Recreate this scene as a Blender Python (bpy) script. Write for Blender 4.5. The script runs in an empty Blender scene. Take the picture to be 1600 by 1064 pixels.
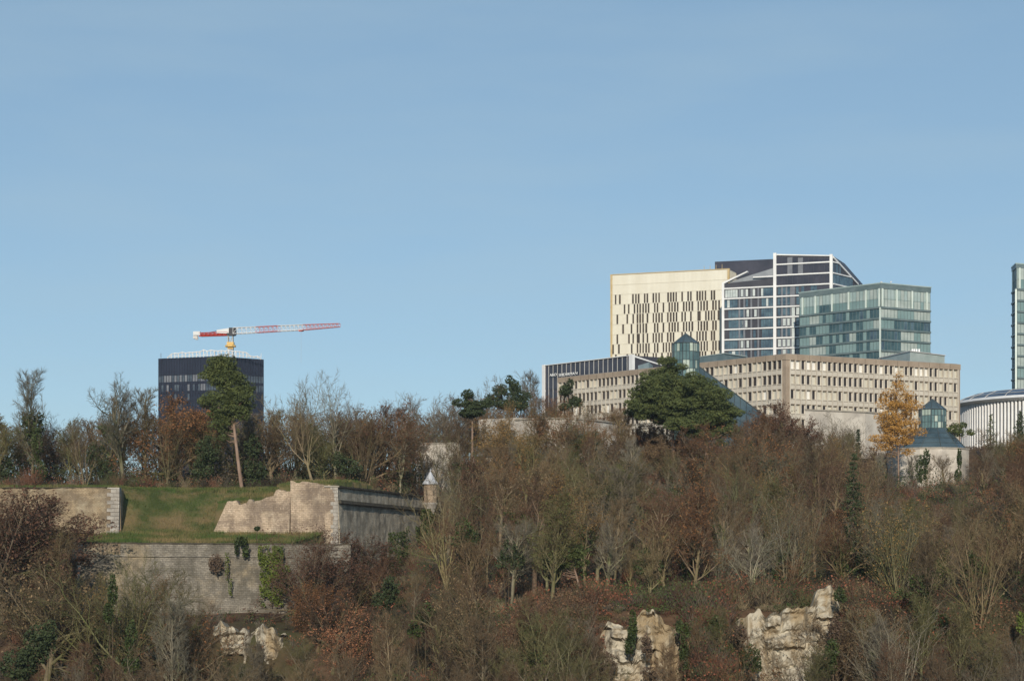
import bpy, math, random
import numpy as np
from mathutils import Vector, noise, Matrix

# ---------------------------------------------------------------- camera, sky, sun, exposure
FPX = 3000.0     # focal length in photograph pixels (1600 wide)
HZ = 835.0       # eye level in photograph pixels
S = bpy.context.scene
cam_d = bpy.data.cameras.new('camera'); cam = bpy.data.objects.new('camera', cam_d)
S.collection.objects.link(cam)
cam.location = (0, 0, 0); cam.rotation_euler = (math.radians(90), 0, 0)
cam_d.sensor_width = 36; cam_d.lens = 36 * FPX / 1600
cam_d.shift_y = (HZ - 532) / 1600
cam_d.clip_start = 0.5; cam_d.clip_end = 20000
S.camera = cam
SUN_EL = math.radians(22); SUN_AZ = math.atan2(-0.06, -0.998)     # azimuth clockwise from +Y
SKY_STRENGTH = 0.105; SUN_STRENGTH = 3.9
w = bpy.data.worlds.new('World'); S.world = w; w.use_nodes = True
nt = w.node_tree; nt.nodes.clear()
sky = nt.nodes.new('ShaderNodeTexSky'); sky.sky_type = 'NISHITA'; sky.sun_disc = False
sky.sun_elevation = SUN_EL; sky.sun_rotation = SUN_AZ
sky.altitude = 1500; sky.air_density = .8; sky.dust_density = 0.6; sky.ozone_density = 2.0
bg = nt.nodes.new('ShaderNodeBackground'); bg.inputs[1].default_value = SKY_STRENGTH
wo = nt.nodes.new('ShaderNodeOutputWorld')
# very faint veils of high cirrus
tc = nt.nodes.new('ShaderNodeTexCoord'); mp = nt.nodes.new('ShaderNodeMapping')
mp.inputs['Scale'].default_value = (2.2, 2.2, 11); mp.inputs['Rotation'].default_value = (0, .16, 0)
nz = nt.nodes.new('ShaderNodeTexNoise'); nz.inputs['Scale'].default_value = 2.3
nz.inputs['Detail'].default_value = 7; nz.inputs['Roughness'].default_value = .55
cr = nt.nodes.new('ShaderNodeValToRGB')
cr.color_ramp.elements[0].position = .42; cr.color_ramp.elements[0].color = (0, 0, 0, 1)
cr.color_ramp.elements[1].position = .75; cr.color_ramp.elements[1].color = (.26, .26, .26, 1)
mx = nt.nodes.new('ShaderNodeMixRGB'); mx.inputs['Color2'].default_value = (4.2, 5.5, 6.2, 1)
L = nt.links
L.new(tc.outputs['Generated'], mp.inputs[0]); L.new(mp.outputs[0], nz.inputs['Vector'])
L.new(nz.outputs[0], cr.inputs[0]); L.new(cr.outputs[0], mx.inputs['Fac'])
gm = nt.nodes.new('ShaderNodeGamma'); gm.inputs[1].default_value = .5
ml = nt.nodes.new('ShaderNodeMixRGB'); ml.blend_type = 'MULTIPLY'; ml.inputs['Fac'].default_value = 1; ml.inputs['Color2'].default_value = (1.80, 2.25, 2.44, 1)
L.new(sky.outputs[0], gm.inputs[0]); L.new(gm.outputs[0], ml.inputs['Color1']); L.new(ml.outputs[0], mx.inputs['Color1']); L.new(mx.outputs[0], bg.inputs[0]); L.new(bg.outputs[0], wo.inputs[0])
sd = bpy.data.lights.new('sun', 'SUN'); sd.energy = SUN_STRENGTH; sd.angle = math.radians(.5)
sd.color = (1.0, .90, .76)
so = bpy.data.objects.new('sun', sd); S.collection.objects.link(so)
SD = Vector((math.sin(SUN_AZ) * math.cos(SUN_EL), math.cos(SUN_AZ) * math.cos(SUN_EL), math.sin(SUN_EL)))
so.rotation_euler = SD.to_track_quat('Z', 'Y').to_euler()
S.view_settings.view_transform = 'Standard'; S.view_settings.look = 'None'
S.view_settings.exposure = 0.0; S.view_settings.gamma = 1.0
S.render.resolution_x = 1024; S.render.resolution_y = 680

C = S.collection
# ---------------------------------------------------------------- helpers
def PX(px, Y): return (px - 800) / FPX * Y
def PZ(py, Y): return (HZ - py) / FPX * Y
def lerp(a, b, t): return a + (b - a) * t
def interp(tab, x):
    if x <= tab[0][0]: return tab[0][1]
    for (a, fa), (b, fb) in zip(tab, tab[1:]):
        if x <= b: return fa + (fb - fa) * (x - a) / (b - a)
    return tab[-1][1]
def sstep(a, b, x):
    t = min(1, max(0, (x - a) / (b - a))); return t * t * (3 - 2 * t)

class MB:
    def __init__(s): s.v = []; s.f = []
    def quad(s, a, b, c, d):
        i = len(s.v); s.v += [a, b, c, d]; s.f.append((i, i + 1, i + 2, i + 3))
    def tri(s, a, b, c):
        i = len(s.v); s.v += [a, b, c]; s.f.append((i, i + 1, i + 2))
    def hexa(s, p):      # 8 points: bottom 4 ccw, top 4
        i = len(s.v); s.v += p
        for q in ((3, 2, 1, 0), (4, 5, 6, 7), (0, 1, 5, 4), (1, 2, 6, 5), (2, 3, 7, 6), (3, 0, 4, 7)):
            s.f.append(tuple(i + k for k in q))
    def box(s, x0, x1, y0, y1, z0, z1):
        s.hexa([(x0, y0, z0), (x1, y0, z0), (x1, y1, z0), (x0, y1, z0), (x0, y0, z1), (x1, y0, z1), (x1, y1, z1), (x0, y1, z1)])
    def prism(s, poly, z0, z1, top=None):    # poly: list of xy ccw
        i = len(s.v); n = len(poly); tp = top or poly
        s.v += [(x, y, z0) for x, y in poly] + [(x, y, z1) for x, y in tp]
        s.f.append(tuple(i + k for k in reversed(range(n)))); s.f.append(tuple(i + n + k for k in range(n)))
        for k in range(n):
            s.f.append((i + k, i + (k + 1) % n, i + n + (k + 1) % n, i + n + k))
    def tube(s, pts, rad, k=5, cap=False):
        base = len(s.v); n = len(pts)
        pts = [Vector(p) for p in pts]
        for i, p in enumerate(pts):
            d = (pts[min(i + 1, n - 1)] - pts[max(i - 1, 0)])
            if d.length < 1e-9: d = Vector((0, 0, 1))
            d.normalize()
            a = d.cross(Vector((0, 0, 1)) if abs(d.z) < .9 else Vector((1, 0, 0))).normalized(); b = d.cross(a)
            for j in range(k):
                t = 2 * math.pi * j / k
                q = p + (a * math.cos(t) + b * math.sin(t)) * rad[i]
                s.v.append((q.x, q.y, q.z))
        for i in range(n - 1):
            for j in range(k):
                j2 = (j + 1) % k
                s.f.append((base + i * k + j, base + i * k + j2, base + (i + 1) * k + j2, base + (i + 1) * k + j))
        if cap:
            s.f.append(tuple(base + j for j in reversed(range(k)))); s.f.append(tuple(base + (n - 1) * k + j for j in range(k)))
    def bar(s, a, b, r, k=4): s.tube([a, b], [r, r], k, True)
    def twig(s, p, q, r):
        i = len(s.v); d = (q - p); a = d.cross(Vector((0.3, .2, 1))).normalized(); b = d.cross(a).normalized()
        s.v += [tuple(p + a * r), tuple(p - a * r * .5 + b * r * .87), tuple(p - a * r * .5 - b * r * .87), tuple(q)]
        s.f += [(i, i + 1, i + 3), (i + 1, i + 2, i + 3), (i + 2, i, i + 3)]

def mesh_from(name, mb, mats, smooth=False, off=(0, 0, 0)):
    me = bpy.data.meshes.new(name)
    v = mb.v if not any(off) else [(a - off[0], b - off[1], c - off[2]) for a, b, c in mb.v]
    me.from_pydata([tuple(p) for p in v], [], mb.f)
    for m in (mats if isinstance(mats, (list, tuple)) else [mats]): me.materials.append(m)
    if smooth: me.shade_smooth()
    me.update(); return me
def np_mesh(name, v, f, mat, mi=None):
    me = bpy.data.meshes.new(name); n, k = f.shape
    me.vertices.add(len(v)); me.vertices.foreach_set('co', v.astype(np.float32).ravel())
    me.loops.add(n * k); me.loops.foreach_set('vertex_index', f.astype(np.int32).ravel())
    me.polygons.add(n); me.polygons.foreach_set('loop_start', np.arange(0, n * k, k, dtype=np.int32))
    me.polygons.foreach_set('loop_total', np.full(n, k, dtype=np.int32))
    for q in (mat if isinstance(mat, list) else [mat]): me.materials.append(q)
    if mi is not None: me.polygons.foreach_set('material_index', mi.astype(np.int32))
    me.update(calc_edges=True); return me
def thing(name, label, cat, loc=(0, 0, 0), rotz=0, group=None):
    o = bpy.data.objects.new(name, None); C.objects.link(o); o.location = loc; o.rotation_euler = (0, 0, rotz)
    o.empty_display_size = .5
    o['label'] = label; o['category'] = cat
    if group: o['group'] = group
    return o
def tag(o, label, cat, group=None, kind=None):
    if label: o['label'] = label
    if cat: o['category'] = cat
    if group: o['group'] = group
    if kind: o['kind'] = kind
    return o
def link(name, me, parent=None, loc=None):
    o = bpy.data.objects.new(name, me); C.objects.link(o)
    if parent: o.parent = parent
    if loc: o.location = loc
    return o
def part(name, mb, mat, parent, world=True, smooth=False, label=None, kind=None):
    off = (0, 0, 0)
    if world:
        q = parent
        while q: off = tuple(off[i] + q.location[i] for i in range(3)); q = q.parent
    o = link(name, mesh_from(name, mb, mat, smooth, off), parent)
    if label: o['label'] = label
    if kind: o['kind'] = kind
    return o
def struct(name, me, kind='structure'):
    o = link(name, me); o['kind'] = kind; return o

# ---------------------------------------------------------------- materials
def mat(name, c1, c2=None, scale=1.0, rough=.8, detail=4, bump=0, bscale=None, metal=0, spec=.3, stretch=(1, 1, 1), lo=.35, hi=.65, objcol=False, c3=None, s3=.1, trans=0):
    m = bpy.data.materials.new(name); m.use_nodes = True; n = m.node_tree.nodes; l = m.node_tree.links
    p = n['Principled BSDF']; p.inputs['Roughness'].default_value = rough; p.inputs['Metallic'].default_value = metal
    p.inputs['Specular IOR Level'].default_value = spec
    if trans: p.inputs['Transmission Weight'].default_value = trans
    tcn = n.new('ShaderNodeTexCoord'); mpn = n.new('ShaderNodeMapping'); mpn.inputs['Scale'].default_value = stretch
    l.new(tcn.outputs['Object'], mpn.inputs[0])
    def ns(sc, de=detail):
        a = n.new('ShaderNodeTexNoise'); a.inputs['Scale'].default_value = sc; a.inputs['Detail'].default_value = de
        a.inputs['Roughness'].default_value = .6
        l.new(mpn.outputs[0], a.inputs['Vector']); return a
    a = ns(scale); r = n.new('ShaderNodeValToRGB')
    r.color_ramp.elements[0].position = lo; r.color_ramp.elements[1].position = hi
    r.color_ramp.elements[0].color = (*c1, 1); r.color_ramp.elements[1].color = (*(c2 or c1), 1)
    l.new(a.outputs[0], r.inputs[0]); out = r.outputs[0]
    if c3:
        a3 = ns(s3); r3 = n.new('ShaderNodeValToRGB'); r3.color_ramp.elements[0].position = .45; r3.color_ramp.elements[1].position = .62
        l.new(a3.outputs[0], r3.inputs[0]); mm = n.new('ShaderNodeMixRGB'); mm.inputs['Color2'].default_value = (*c3, 1)
        l.new(r3.outputs[0], mm.inputs['Fac']); l.new(out, mm.inputs['Color1']); out = mm.outputs[0]
    if objcol:
        oi = n.new('ShaderNodeObjectInfo'); mm = n.new('ShaderNodeMixRGB'); mm.blend_type = 'MULTIPLY'; mm.inputs['Fac'].default_value = 1
        l.new(out, mm.inputs['Color1']); l.new(oi.outputs['Color'], mm.inputs['Color2']); out = mm.outputs[0]
    l.new(out, p.inputs['Base Color'])
    if bump:
        b = n.new('ShaderNodeBump'); b.inputs['Strength'].default_value = bump; b.inputs['Distance'].default_value = .1
        ab = ns(bscale or scale * 4); l.new(ab.outputs[0], b.inputs['Height']); l.new(b.outputs[0], p.inputs['Normal'])
    return m

def masonry(name, c1, c2, mortar, bw, bh, stain=(.16, .13, .10), stain_amt=.6, warm=None, seed=0.0, warm_lo=.5):
    """coursed stone; object X runs along the wall, Z up"""
    m = bpy.data.materials.new(name); m.use_nodes = True; n = m.node_tree.nodes; l = m.node_tree.links
    p = n['Principled BSDF']; p.inputs['Roughness'].default_value = .92; p.inputs['Specular IOR Level'].default_value = .15
    t = n.new('ShaderNodeTexCoord'); sx = n.new('ShaderNodeSeparateXYZ'); l.new(t.outputs['Object'], sx.inputs[0])
    ad = n.new('ShaderNodeMath'); l.new(sx.outputs[0], ad.inputs[0]); l.new(sx.outputs[1], ad.inputs[1])
    cb = n.new('ShaderNodeCombineXYZ'); l.new(ad.outputs[0], cb.inputs[0]); l.new(sx.outputs[2], cb.inputs[1])
    cb.inputs[2].default_value = seed
    wv = n.new('ShaderNodeTexNoise'); wv.inputs['Scale'].default_value = .8; l.new(cb.outputs[0], wv.inputs['Vector'])
    mxv = n.new('ShaderNodeVectorMath'); mxv.operation = 'MULTIPLY_ADD'; mxv.inputs[1].default_value = (.34, .28, 0)
    l.new(wv.outputs['Color'], mxv.inputs[0]); l.new(cb.outputs[0], mxv.inputs[2])
    b = n.new('ShaderNodeTexBrick'); b.inputs['Scale'].default_value = 1
    b.inputs['Brick Width'].default_value = bw; b.inputs['Row Height'].default_value = bh
    b.inputs['Mortar Size'].default_value = .03; b.inputs['Mortar Smooth'].default_value = .8
    b.inputs['Color1'].default_value = (*c1, 1); b.inputs['Color2'].default_value = (*c2, 1); b.inputs['Mortar'].default_value = (*mortar, 1)
    l.new(mxv.outputs[0], b.inputs['Vector']); out = b.outputs[0]
    def over(sc, st, col, lo, hi, amt, detail=5):
        nonlocal out
        mpn = n.new('ShaderNodeMapping'); mpn.inputs['Scale'].default_value = st; mpn.inputs['Location'].default_value = (seed * 3.1, seed, 0)
        l.new(cb.outputs[0], mpn.inputs[0])
        a = n.new('ShaderNodeTexNoise'); a.inputs['Scale'].default_value = sc; a.inputs['Detail'].default_value = detail; a.inputs['Roughness'].default_value = .65
        l.new(mpn.outputs[0], a.inputs['Vector'])
        r = n.new('ShaderNodeValToRGB'); r.color_ramp.elements[0].position = lo; r.color_ramp.elements[1].position = hi
        r.color_ramp.elements[1].color = (amt, amt, amt, 1); l.new(a.outputs[0], r.inputs[0])
        k = n.new('ShaderNodeMixRGB'); k.inputs['Color2'].default_value = (*col, 1)
        l.new(r.outputs[0], k.inputs['Fac']); l.new(out, k.inputs['Color1']); out = k.outputs[0]
    if warm: over(.12, (1, 1, 1), warm, warm_lo, warm_lo + .12, .75)
    over(.55, (1, .28, 1), stain, .46, .64, stain_amt)
    over(.35, (1, 1.3, 1), stain, .45, .62, stain_amt)
    over(1.4, (1, 1, 1), tuple(x * .5 for x in c1), .48, .68, .6)
    over(3.5, (1, 1, 1), tuple(min(1, x * 1.35) for x in c2), .58, .7, .5)
    l.new(out, p.inputs['Base Color'])
    bp = n.new('ShaderNodeBump'); bp.inputs['Strength'].default_value = .6; bp.inputs['Distance'].default_value = .08
    l.new(b.outputs['Fac'], bp.inputs['Height']); bp.invert = True; l.new(bp.outputs[0], p.inputs['Normal'])
    return m

M = {}
M['litter'] = mat('leaf_litter', (.050, .030, .018), (.11, .068, .04), .9, .95, 8, .8, 3, c3=(.055, .055, .022), s3=.06)
M['grass'] = mat('rough_grass', (.050, .068, .018), (.095, .105, .035), .45, .95, 8, .7, 4, c3=(.17, .125, .06), s3=.22)
M['blade'] = mat('grass_blades', (.055, .080, .018), (.22, .165, .075), .22, .9, 8, c3=(.06, .10, .022), s3=.16, lo=.4, hi=.6)
M['brush'] = mat('brush_twigs', (.085, .058, .042), (.17, .115, .078), .12, .9, 4, c3=(.11, .10, .05), s3=.06)
M['bark'] = mat('bark', (.55, .55, .55), (1, 1, 1), 1.4, .9, 6, .6, 6, stretch=(1, 1, .3), objcol=True, c3=(.5, .62, .38), s3=.5)
M['twig'] = mat('twigs', (.7, .7, .7), (1, 1, 1), .35, .9, 3, objcol=True)
M['leaf'] = mat('dry_leaves', (.65, .6, .55), (1.1, 1.05, 1), .5, .8, 3, objcol=True)
M['needle'] = mat('pine_needles', (.042, .060, .020), (.115, .135, .042), .6, .75, 5)
M['needle_dark'] = mat('dark_needles', (.026, .040, .016), (.055, .074, .028), .6, .75, 5)
M['larch'] = mat('larch_needles', (.32, .165, .035), (.50, .28, .075), .6, .8, 5)
M['ivy'] = mat('ivy_leaves', (.024, .038, .012), (.062, .085, .022), .7, .6, 5)
M['ivy_bright'] = mat('bright_ivy_leaves', (.065, .095, .016), (.15, .18, .035), .6, .6, 5)
M['pinebark'] = mat('pine_bark', (.19, .125, .09), (.31, .22, .165), 1.2, .9, 5, .5, 5, stretch=(1, 1, .4))
M['rock'] = mat('limestone_rock', (.15, .125, .09), (.50, .455, .36), 1.3, .95, 12, 1.0, 3.5, stretch=(1, 1, .5), lo=.38, hi=.52, c3=(.33, .255, .155), s3=.35)  # dark noise patches paint crevice darkness and stains into the rock colour
M['wall_low'] = masonry('weathered_grey_masonry', (.22, .20, .165), (.31, .28, .23), (.135, .12, .10), .55, .24, (.10, .09, .07), .75, (.34, .27, .17), 2.0, .56)
M['wall_warm'] = masonry('warm_sandstone_masonry', (.46, .355, .25), (.56, .44, .32), (.30, .23, .165), .6, .26, (.17, .13, .10), .75, (.56, .48, .36), 5.0)
M['wall_ochre'] = masonry('ochre_rubble_masonry', (.33, .25, .155), (.43, .335, .215), (.20, .15, .10), .4, .2, (.17, .13, .09), .75, (.42, .37, .27), 9.0)
M['wall_shade'] = masonry('grey_coursed_masonry', (.56, .49, .38), (.66, .59, .46), (.34, .30, .23), .5, .2, (.16, .14, .11), .6, None, 11.0)
M['quoin'] = masonry('pale_quoin_blocks', (.42, .39, .34), (.52, .49, .43), (.16, .14, .12), 1.1, .55, (.24, .21, .18), .5, None, 4.0)
M['cap'] = mat('mossy_wall_cap', (.05, .045, .032), (.10, .085, .06), 1.5, .95, 5, .5, 4)
M['capstone'] = mat('pale_cap_stone', (.30, .27, .22), (.40, .36, .30), 1.5, .9, 5, .3, 4)
M['zinc'] = mat('zinc_roof', (.42, .44, .47), (.52, .54, .57), 1.2, .45, 4, spec=.5)
M['lime'] = mat('pale_limestone_cladding', (.52, .47, .40), (.66, .61, .53), .35, .8, 7, .15, 2, c3=(.42, .38, .33), s3=.22)
M['cream'] = mat('cream_metal_cladding', (.655, .62, .515), (.735, .71, .61), .25, .5, 4, spec=.4, stretch=(1, 1, .1))
M['creamrib'] = mat('cream_metal_ribs', (.56, .525, .42), (.65, .61, .50), .5, .5, 3, spec=.4)
M['goldedge'] = mat('gold_edge_trim', (.46, .34, .16), (.54, .42, .23), .5, .45, 3)
M['slot'] = mat('dark_bronze_slot', (.045, .035, .026), (.075, .055, .038), .3, .4, 3)
M['white'] = mat('white_painted_metal', (.72, .72, .71), (.80, .80, .79), .3, .5, 3)
M['dark'] = mat('dark_grey_cladding', (.035, .036, .046), (.060, .060, .072), .15, .5, 4)
M['dark2'] = mat('dark_plum_glazing', (.022, .022, .032), (.055, .050, .065), .12, .2, 4, spec=.6)
M['midgrey'] = mat('mid_grey_panel', (.14, .15, .17), (.19, .20, .22), .3, .5, 3)
M['roofgrey'] = mat('grey_roof_sheet', (.22, .24, .26), (.28, .30, .32), .3, .6, 3)
M['bluewin'] = mat('blue_window_glass', (.03, .055, .08), (.09, .15, .18), .35, .12, 3, spec=.8)
M['curtain'] = mat('window_with_pale_curtain', (.42, .47, .46), (.58, .62, .60), .4, .4, 3)
M['gglass'] = mat('green_curtain_glass', (.16, .25, .245), (.24, .34, .33), .12, .25, 5, spec=.6)
M['gdark'] = mat('deep_green_glass', (.025, .060, .070), (.06, .115, .125), .3, .15, 4, spec=.7)
M['gblind'] = mat('pale_blind_behind_glass', (.33, .39, .36), (.43, .48, .45), .3, .4, 3)
M['gpale'] = mat('pale_green_glass', (.30, .39, .37), (.40, .48, .46), .2, .25, 4, spec=.6)
M['gband'] = mat('grey_green_floor_band', (.11, .155, .16), (.16, .205, .21), .3, .45, 3)
M['gfin'] = mat('pale_glass_fin', (.58, .66, .60), (.68, .75, .69), .3, .35, 3)
M['conc'] = mat('tan_concrete', (.30, .235, .175), (.385, .31, .235), .35, .9, 6, .2, 3, c3=(.30, .235, .175), s3=.3)
M['conclt'] = mat('pale_precast_fin', (.50, .455, .38), (.60, .55, .465), .5, .85, 5)
M['bwin'] = mat('brown_tinted_window', (.022, .018, .018), (.045, .038, .038), .3, .3, 3, spec=.35)
M['bblind'] = mat('cream_window_blind', (.50, .48, .41), (.58, .56, .48), .3, .7, 3)
M['bwhite'] = mat('white_window_blind', (.74, .73, .69), (.80, .79, .75), .3, .7, 3)
M['navy'] = mat('navy_glass_cladding', (.012, .015, .027), (.022, .026, .044), .1, .3, 4, spec=.4)
M['navy2'] = mat('navy_window_band', (.035, .045, .062), (.09, .11, .13), .4, .2, 4, spec=.6)
M['navyrib'] = mat('navy_mullion', (.020, .022, .036), (.028, .03, .048), .3, .4, 3)
M['spglass'] = mat('teal_lantern_glass', (.050, .105, .110), (.14, .22, .21), .35, .12, 5, spec=.8)
M['spglass2'] = mat('blue_roof_glass', (.030, .052, .064), (.07, .105, .12), .2, .15, 4, spec=.8)
M['spframe'] = mat('lantern_steel_frame', (.05, .065, .07), (.08, .10, .105), .5, .45, 3)
M['sppale'] = mat('pale_pane', (.33, .40, .34), (.45, .52, .45), .5, .3, 3)
M['solar'] = mat('solar_panel', (.030, .048, .085), (.06, .085, .13), .3, .25, 3, spec=.6)
M['red'] = mat('crane_red_paint', (.55, .06, .04), (.62, .09, .06), .4, .5, 3)
M['pink'] = mat('faded_red_paint', (.58, .20, .20), (.64, .27, .27), .4, .5, 3)
M['yellow'] = mat('crane_yellow_paint', (.60, .38, .10), (.66, .45, .16), .4, .5, 3)
M['black'] = mat('black_housing', (.02, .02, .025), (.035, .035, .04), .4, .5, 3)
M['steel'] = mat('pale_steel', (.5, .48, .45), (.6, .58, .55), .4, .5, 3)
M['sign'] = mat('white_sign_letters', (.82, .82, .8), (.85, .85, .83), .4, .5, 3)
M['ochre'] = mat('ochre_timber_box', (.42, .24, .09), (.50, .32, .14), .6, .7, 4)

# ---------------------------------------------------------------- terrain
RIGHT = [(-60, -1.7), (14, -1.7), (30, -25), (70, -48), (120, -50), (160, -37), (197, -21.5), (206, -10), (235, -6.5), (260, -2), (330, 9), (380, 16), (440, 18), (9000, 18)]
LFRONT = [(-60, -1.7), (14, -1.7), (30, -25), (70, -48), (120, -52), (160, -40), (198, -27), (234.5, -19), (239.5, -12.8), (254, -10.6), (282, -8.2), (322, -1), (350, 6), (380, 8), (440, 9), (9000, 10)]
FARLEFT = [(-60, -1.7), (14, -1.7), (30, -25), (70, -48), (120, -52), (160, -40), (198, -27), (228, -15.5), (250, -5.5), (268, -.8), (275, .3), (9000, .3)]
WA = Vector((-25.0, 275.0)); WB = Vector((-14.7, 320.0)); WU = (WB - WA).normalized(); WN = Vector((WU.y, -WU.x))  # outward (to the right)
def in_wing(x, y):   # signed distance, positive = outside
    return (Vector((x, y)) - WA).dot(WN)
CLIFFT = [(160, -37), (206.3, -24), (209.5, -9.3), (235, -6.5)]
def ground(x, y):
    r = interp(RIGHT, y)
    if 160 < y < 235:
        cf = max(sstep(7.8, 9.0, x) - sstep(18.3, 19.4, x), sstep(22.8, 24, x) - sstep(35.9, 37, x))
        if cf > 0: r = lerp(r, interp(CLIFFT, y), cf)
    lf = interp(LFRONT, y)
    n = noise.noise(Vector((x * .035, y * .035, 0))) * 1.6 + noise.noise(Vector((x * .13, y * .13, 3))) * .5
    k = sstep(-20, 6, x)
    z = lerp(lf, r, k) + n * (1 if y > 60 else 0) * (1 if (x > -18 or y < 250) else .4)
    if 55 < x < 120 and 318 < y < 394: z -= 8.5 * sstep(58, 67, x) * (1 - sstep(88, 100, x)) * sstep(320, 350, y) * (1 - sstep(385, 393, y))
    inside = False
    if x < -58.2:
        fl = interp(FARLEFT, y)
        if y < 276: 
            z = lerp(lf + n, fl + n * .4 * (1 if y < 255 else .3), sstep(-58.2, -59.4, x))
            return z
        inside = True
    elif y > 255.9 and y < 330 and (in_wing(x, y) < -1.1) and (y > 275 or x < -24.6):
        inside = True
    elif y >= 330 and x < 0:
        top = 7.2 + n * .25 + 6.5 * sstep(343, 410, y)
        return lerp(top, z, sstep(-16, 0, x))
    if not inside: return z
    if y < 275.9:
        return lerp(-1.45, .35, (y - 255.9) / 20) + noise.noise(Vector((x * .2, y * .2, 7))) * .15
    top = 6.75 + noise.noise(Vector((x * .15, y * .15, 7))) * .2
    if -56.8 < x < -42.5:
        t = sstep(275, 291 - 9 * (1 - sstep(-57, -50, x)), y); return lerp(.35, top, t)
    if -42.5 <= x < -34.0:
        t = sstep(277, 290, y); return lerp(4.55, top, t)
    # mound behind the block and the wing
    m = 0
    if x > -36: m = 1.0 * sstep(277, 282, y) * sstep(-36, -31, x) * (1 - sstep(292, 318, y)) - .9 * sstep(290, 320, y)
    if x > -36: m += .0
    return top + m

def build_terrain():
    xs = list(np.concatenate([np.linspace(-4000, -200, 12), np.arange(-190, -95, 5), np.arange(-95, 75, .8), np.arange(75, 150, 2), np.linspace(160, 4000, 14)]))
    ys = list(np.concatenate([np.arange(-60, 12, 8), np.arange(12, 32, 2), np.arange(32, 160, 5), np.arange(160, 345, .8), np.arange(346, 450, 4), np.linspace(460, 900, 12), np.linspace(1000, 8000, 10)]))
    nx, ny = len(xs), len(ys)
    v = np.array([(x, y, ground(x, y)) for y in ys for x in xs])
    ii = np.arange(nx * ny).reshape(ny, nx)
    f = np.stack([ii[:-1, :-1].ravel(), ii[:-1, 1:].ravel(), ii[1:, 1:].ravel(), ii[1:, :-1].ravel()], 1)
    me = np_mesh('hillside', v, f, M['litter']); me.materials.append(M['grass'])
    cx = v[f[:, 0], 0]; cy = v[f[:, 0], 1]
    mi = np.zeros(len(f), dtype=np.int32)
    for i in range(len(f)):
        x, y = cx[i], cy[i]
        if 255 < y < 325 and x < -13:
            if (x < -58 and y > 269) or (x >= -58 and in_wing(x, y) < -.3 and (y > 275 or x < -23.5)): mi[i] = 1
    me.polygons.foreach_set('material_index', mi); me.shade_smooth()
    return struct('hillside', me)
build_terrain()

# ---------------------------------------------------------------- facade helper
class Face:
    def __init__(s, A, B):
        s.A = Vector(A); s.B = Vector(B); s.L = (s.B - s.A).length; s.u = (s.B - s.A) / s.L; s.n = Vector((s.u.y, -s.u.x))
    def p(s, a, z, d=0):
        q = s.A + s.u * a + s.n * d; return (q.x, q.y, z)
    def box(s, mb, s0, s1, z0, z1, d0, d1):
        mb.hexa([s.p(s0, z0, d1), s.p(s1, z0, d1), s.p(s1, z0, d0), s.p(s0, z0, d0), s.p(s0, z1, d1), s.p(s1, z1, d1), s.p(s1, z1, d0), s.p(s0, z1, d0)])
    def slant(s, mb, s0, s1, zb0, zb1, zt0, zt1, d0, d1):
        mb.hexa([s.p(s0, zb0, d1), s.p(s1, zb1, d1), s.p(s1, zb1, d0), s.p(s0, zb0, d0), s.p(s0, zt0, d1), s.p(s1, zt1, d1), s.p(s1, zt1, d0), s.p(s0, zt0, d0)])
    def s_at(s, px):
        k = (px - 800) / FPX; return (k * s.A.y - s.A.x) / (s.u.x - k * s.u.y)
    def z_at(s, px, py): return PZ(py, s.A.y + s.u.y * s.s_at(px))
def pt(px, Y): return Vector((PX(px, Y), Y))
def split_parts(name, items, root, limit=100):
    """items: (size, mesh builder, material, label); the largest become parts of their own, the rest one part"""
    items = sorted(items, key=lambda t: -t[0])
    for sz, mb, m, lb in items[:limit]: part(name, mb, m, root, label=lb)
    rest = items[limit:]
    if rest:
        mats = []; big = MB(); mi = []
        for sz, mb, m, lb in rest:
            if m not in mats: mats.append(m)
            o = len(big.v); big.v += mb.v
            for f in mb.f: big.f.append(tuple(o + k for k in f)); mi.append(mats.index(m))
        off = tuple(root.location); me = mesh_from(name, big, mats, False, off)
        me.polygons.foreach_set('material_index', mi); ob = link(name, me, root); ob['kind'] = 'stuff'
exec_rng = random.Random(4)
GZ = 16.0     # ground level the big buildings stand on

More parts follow.
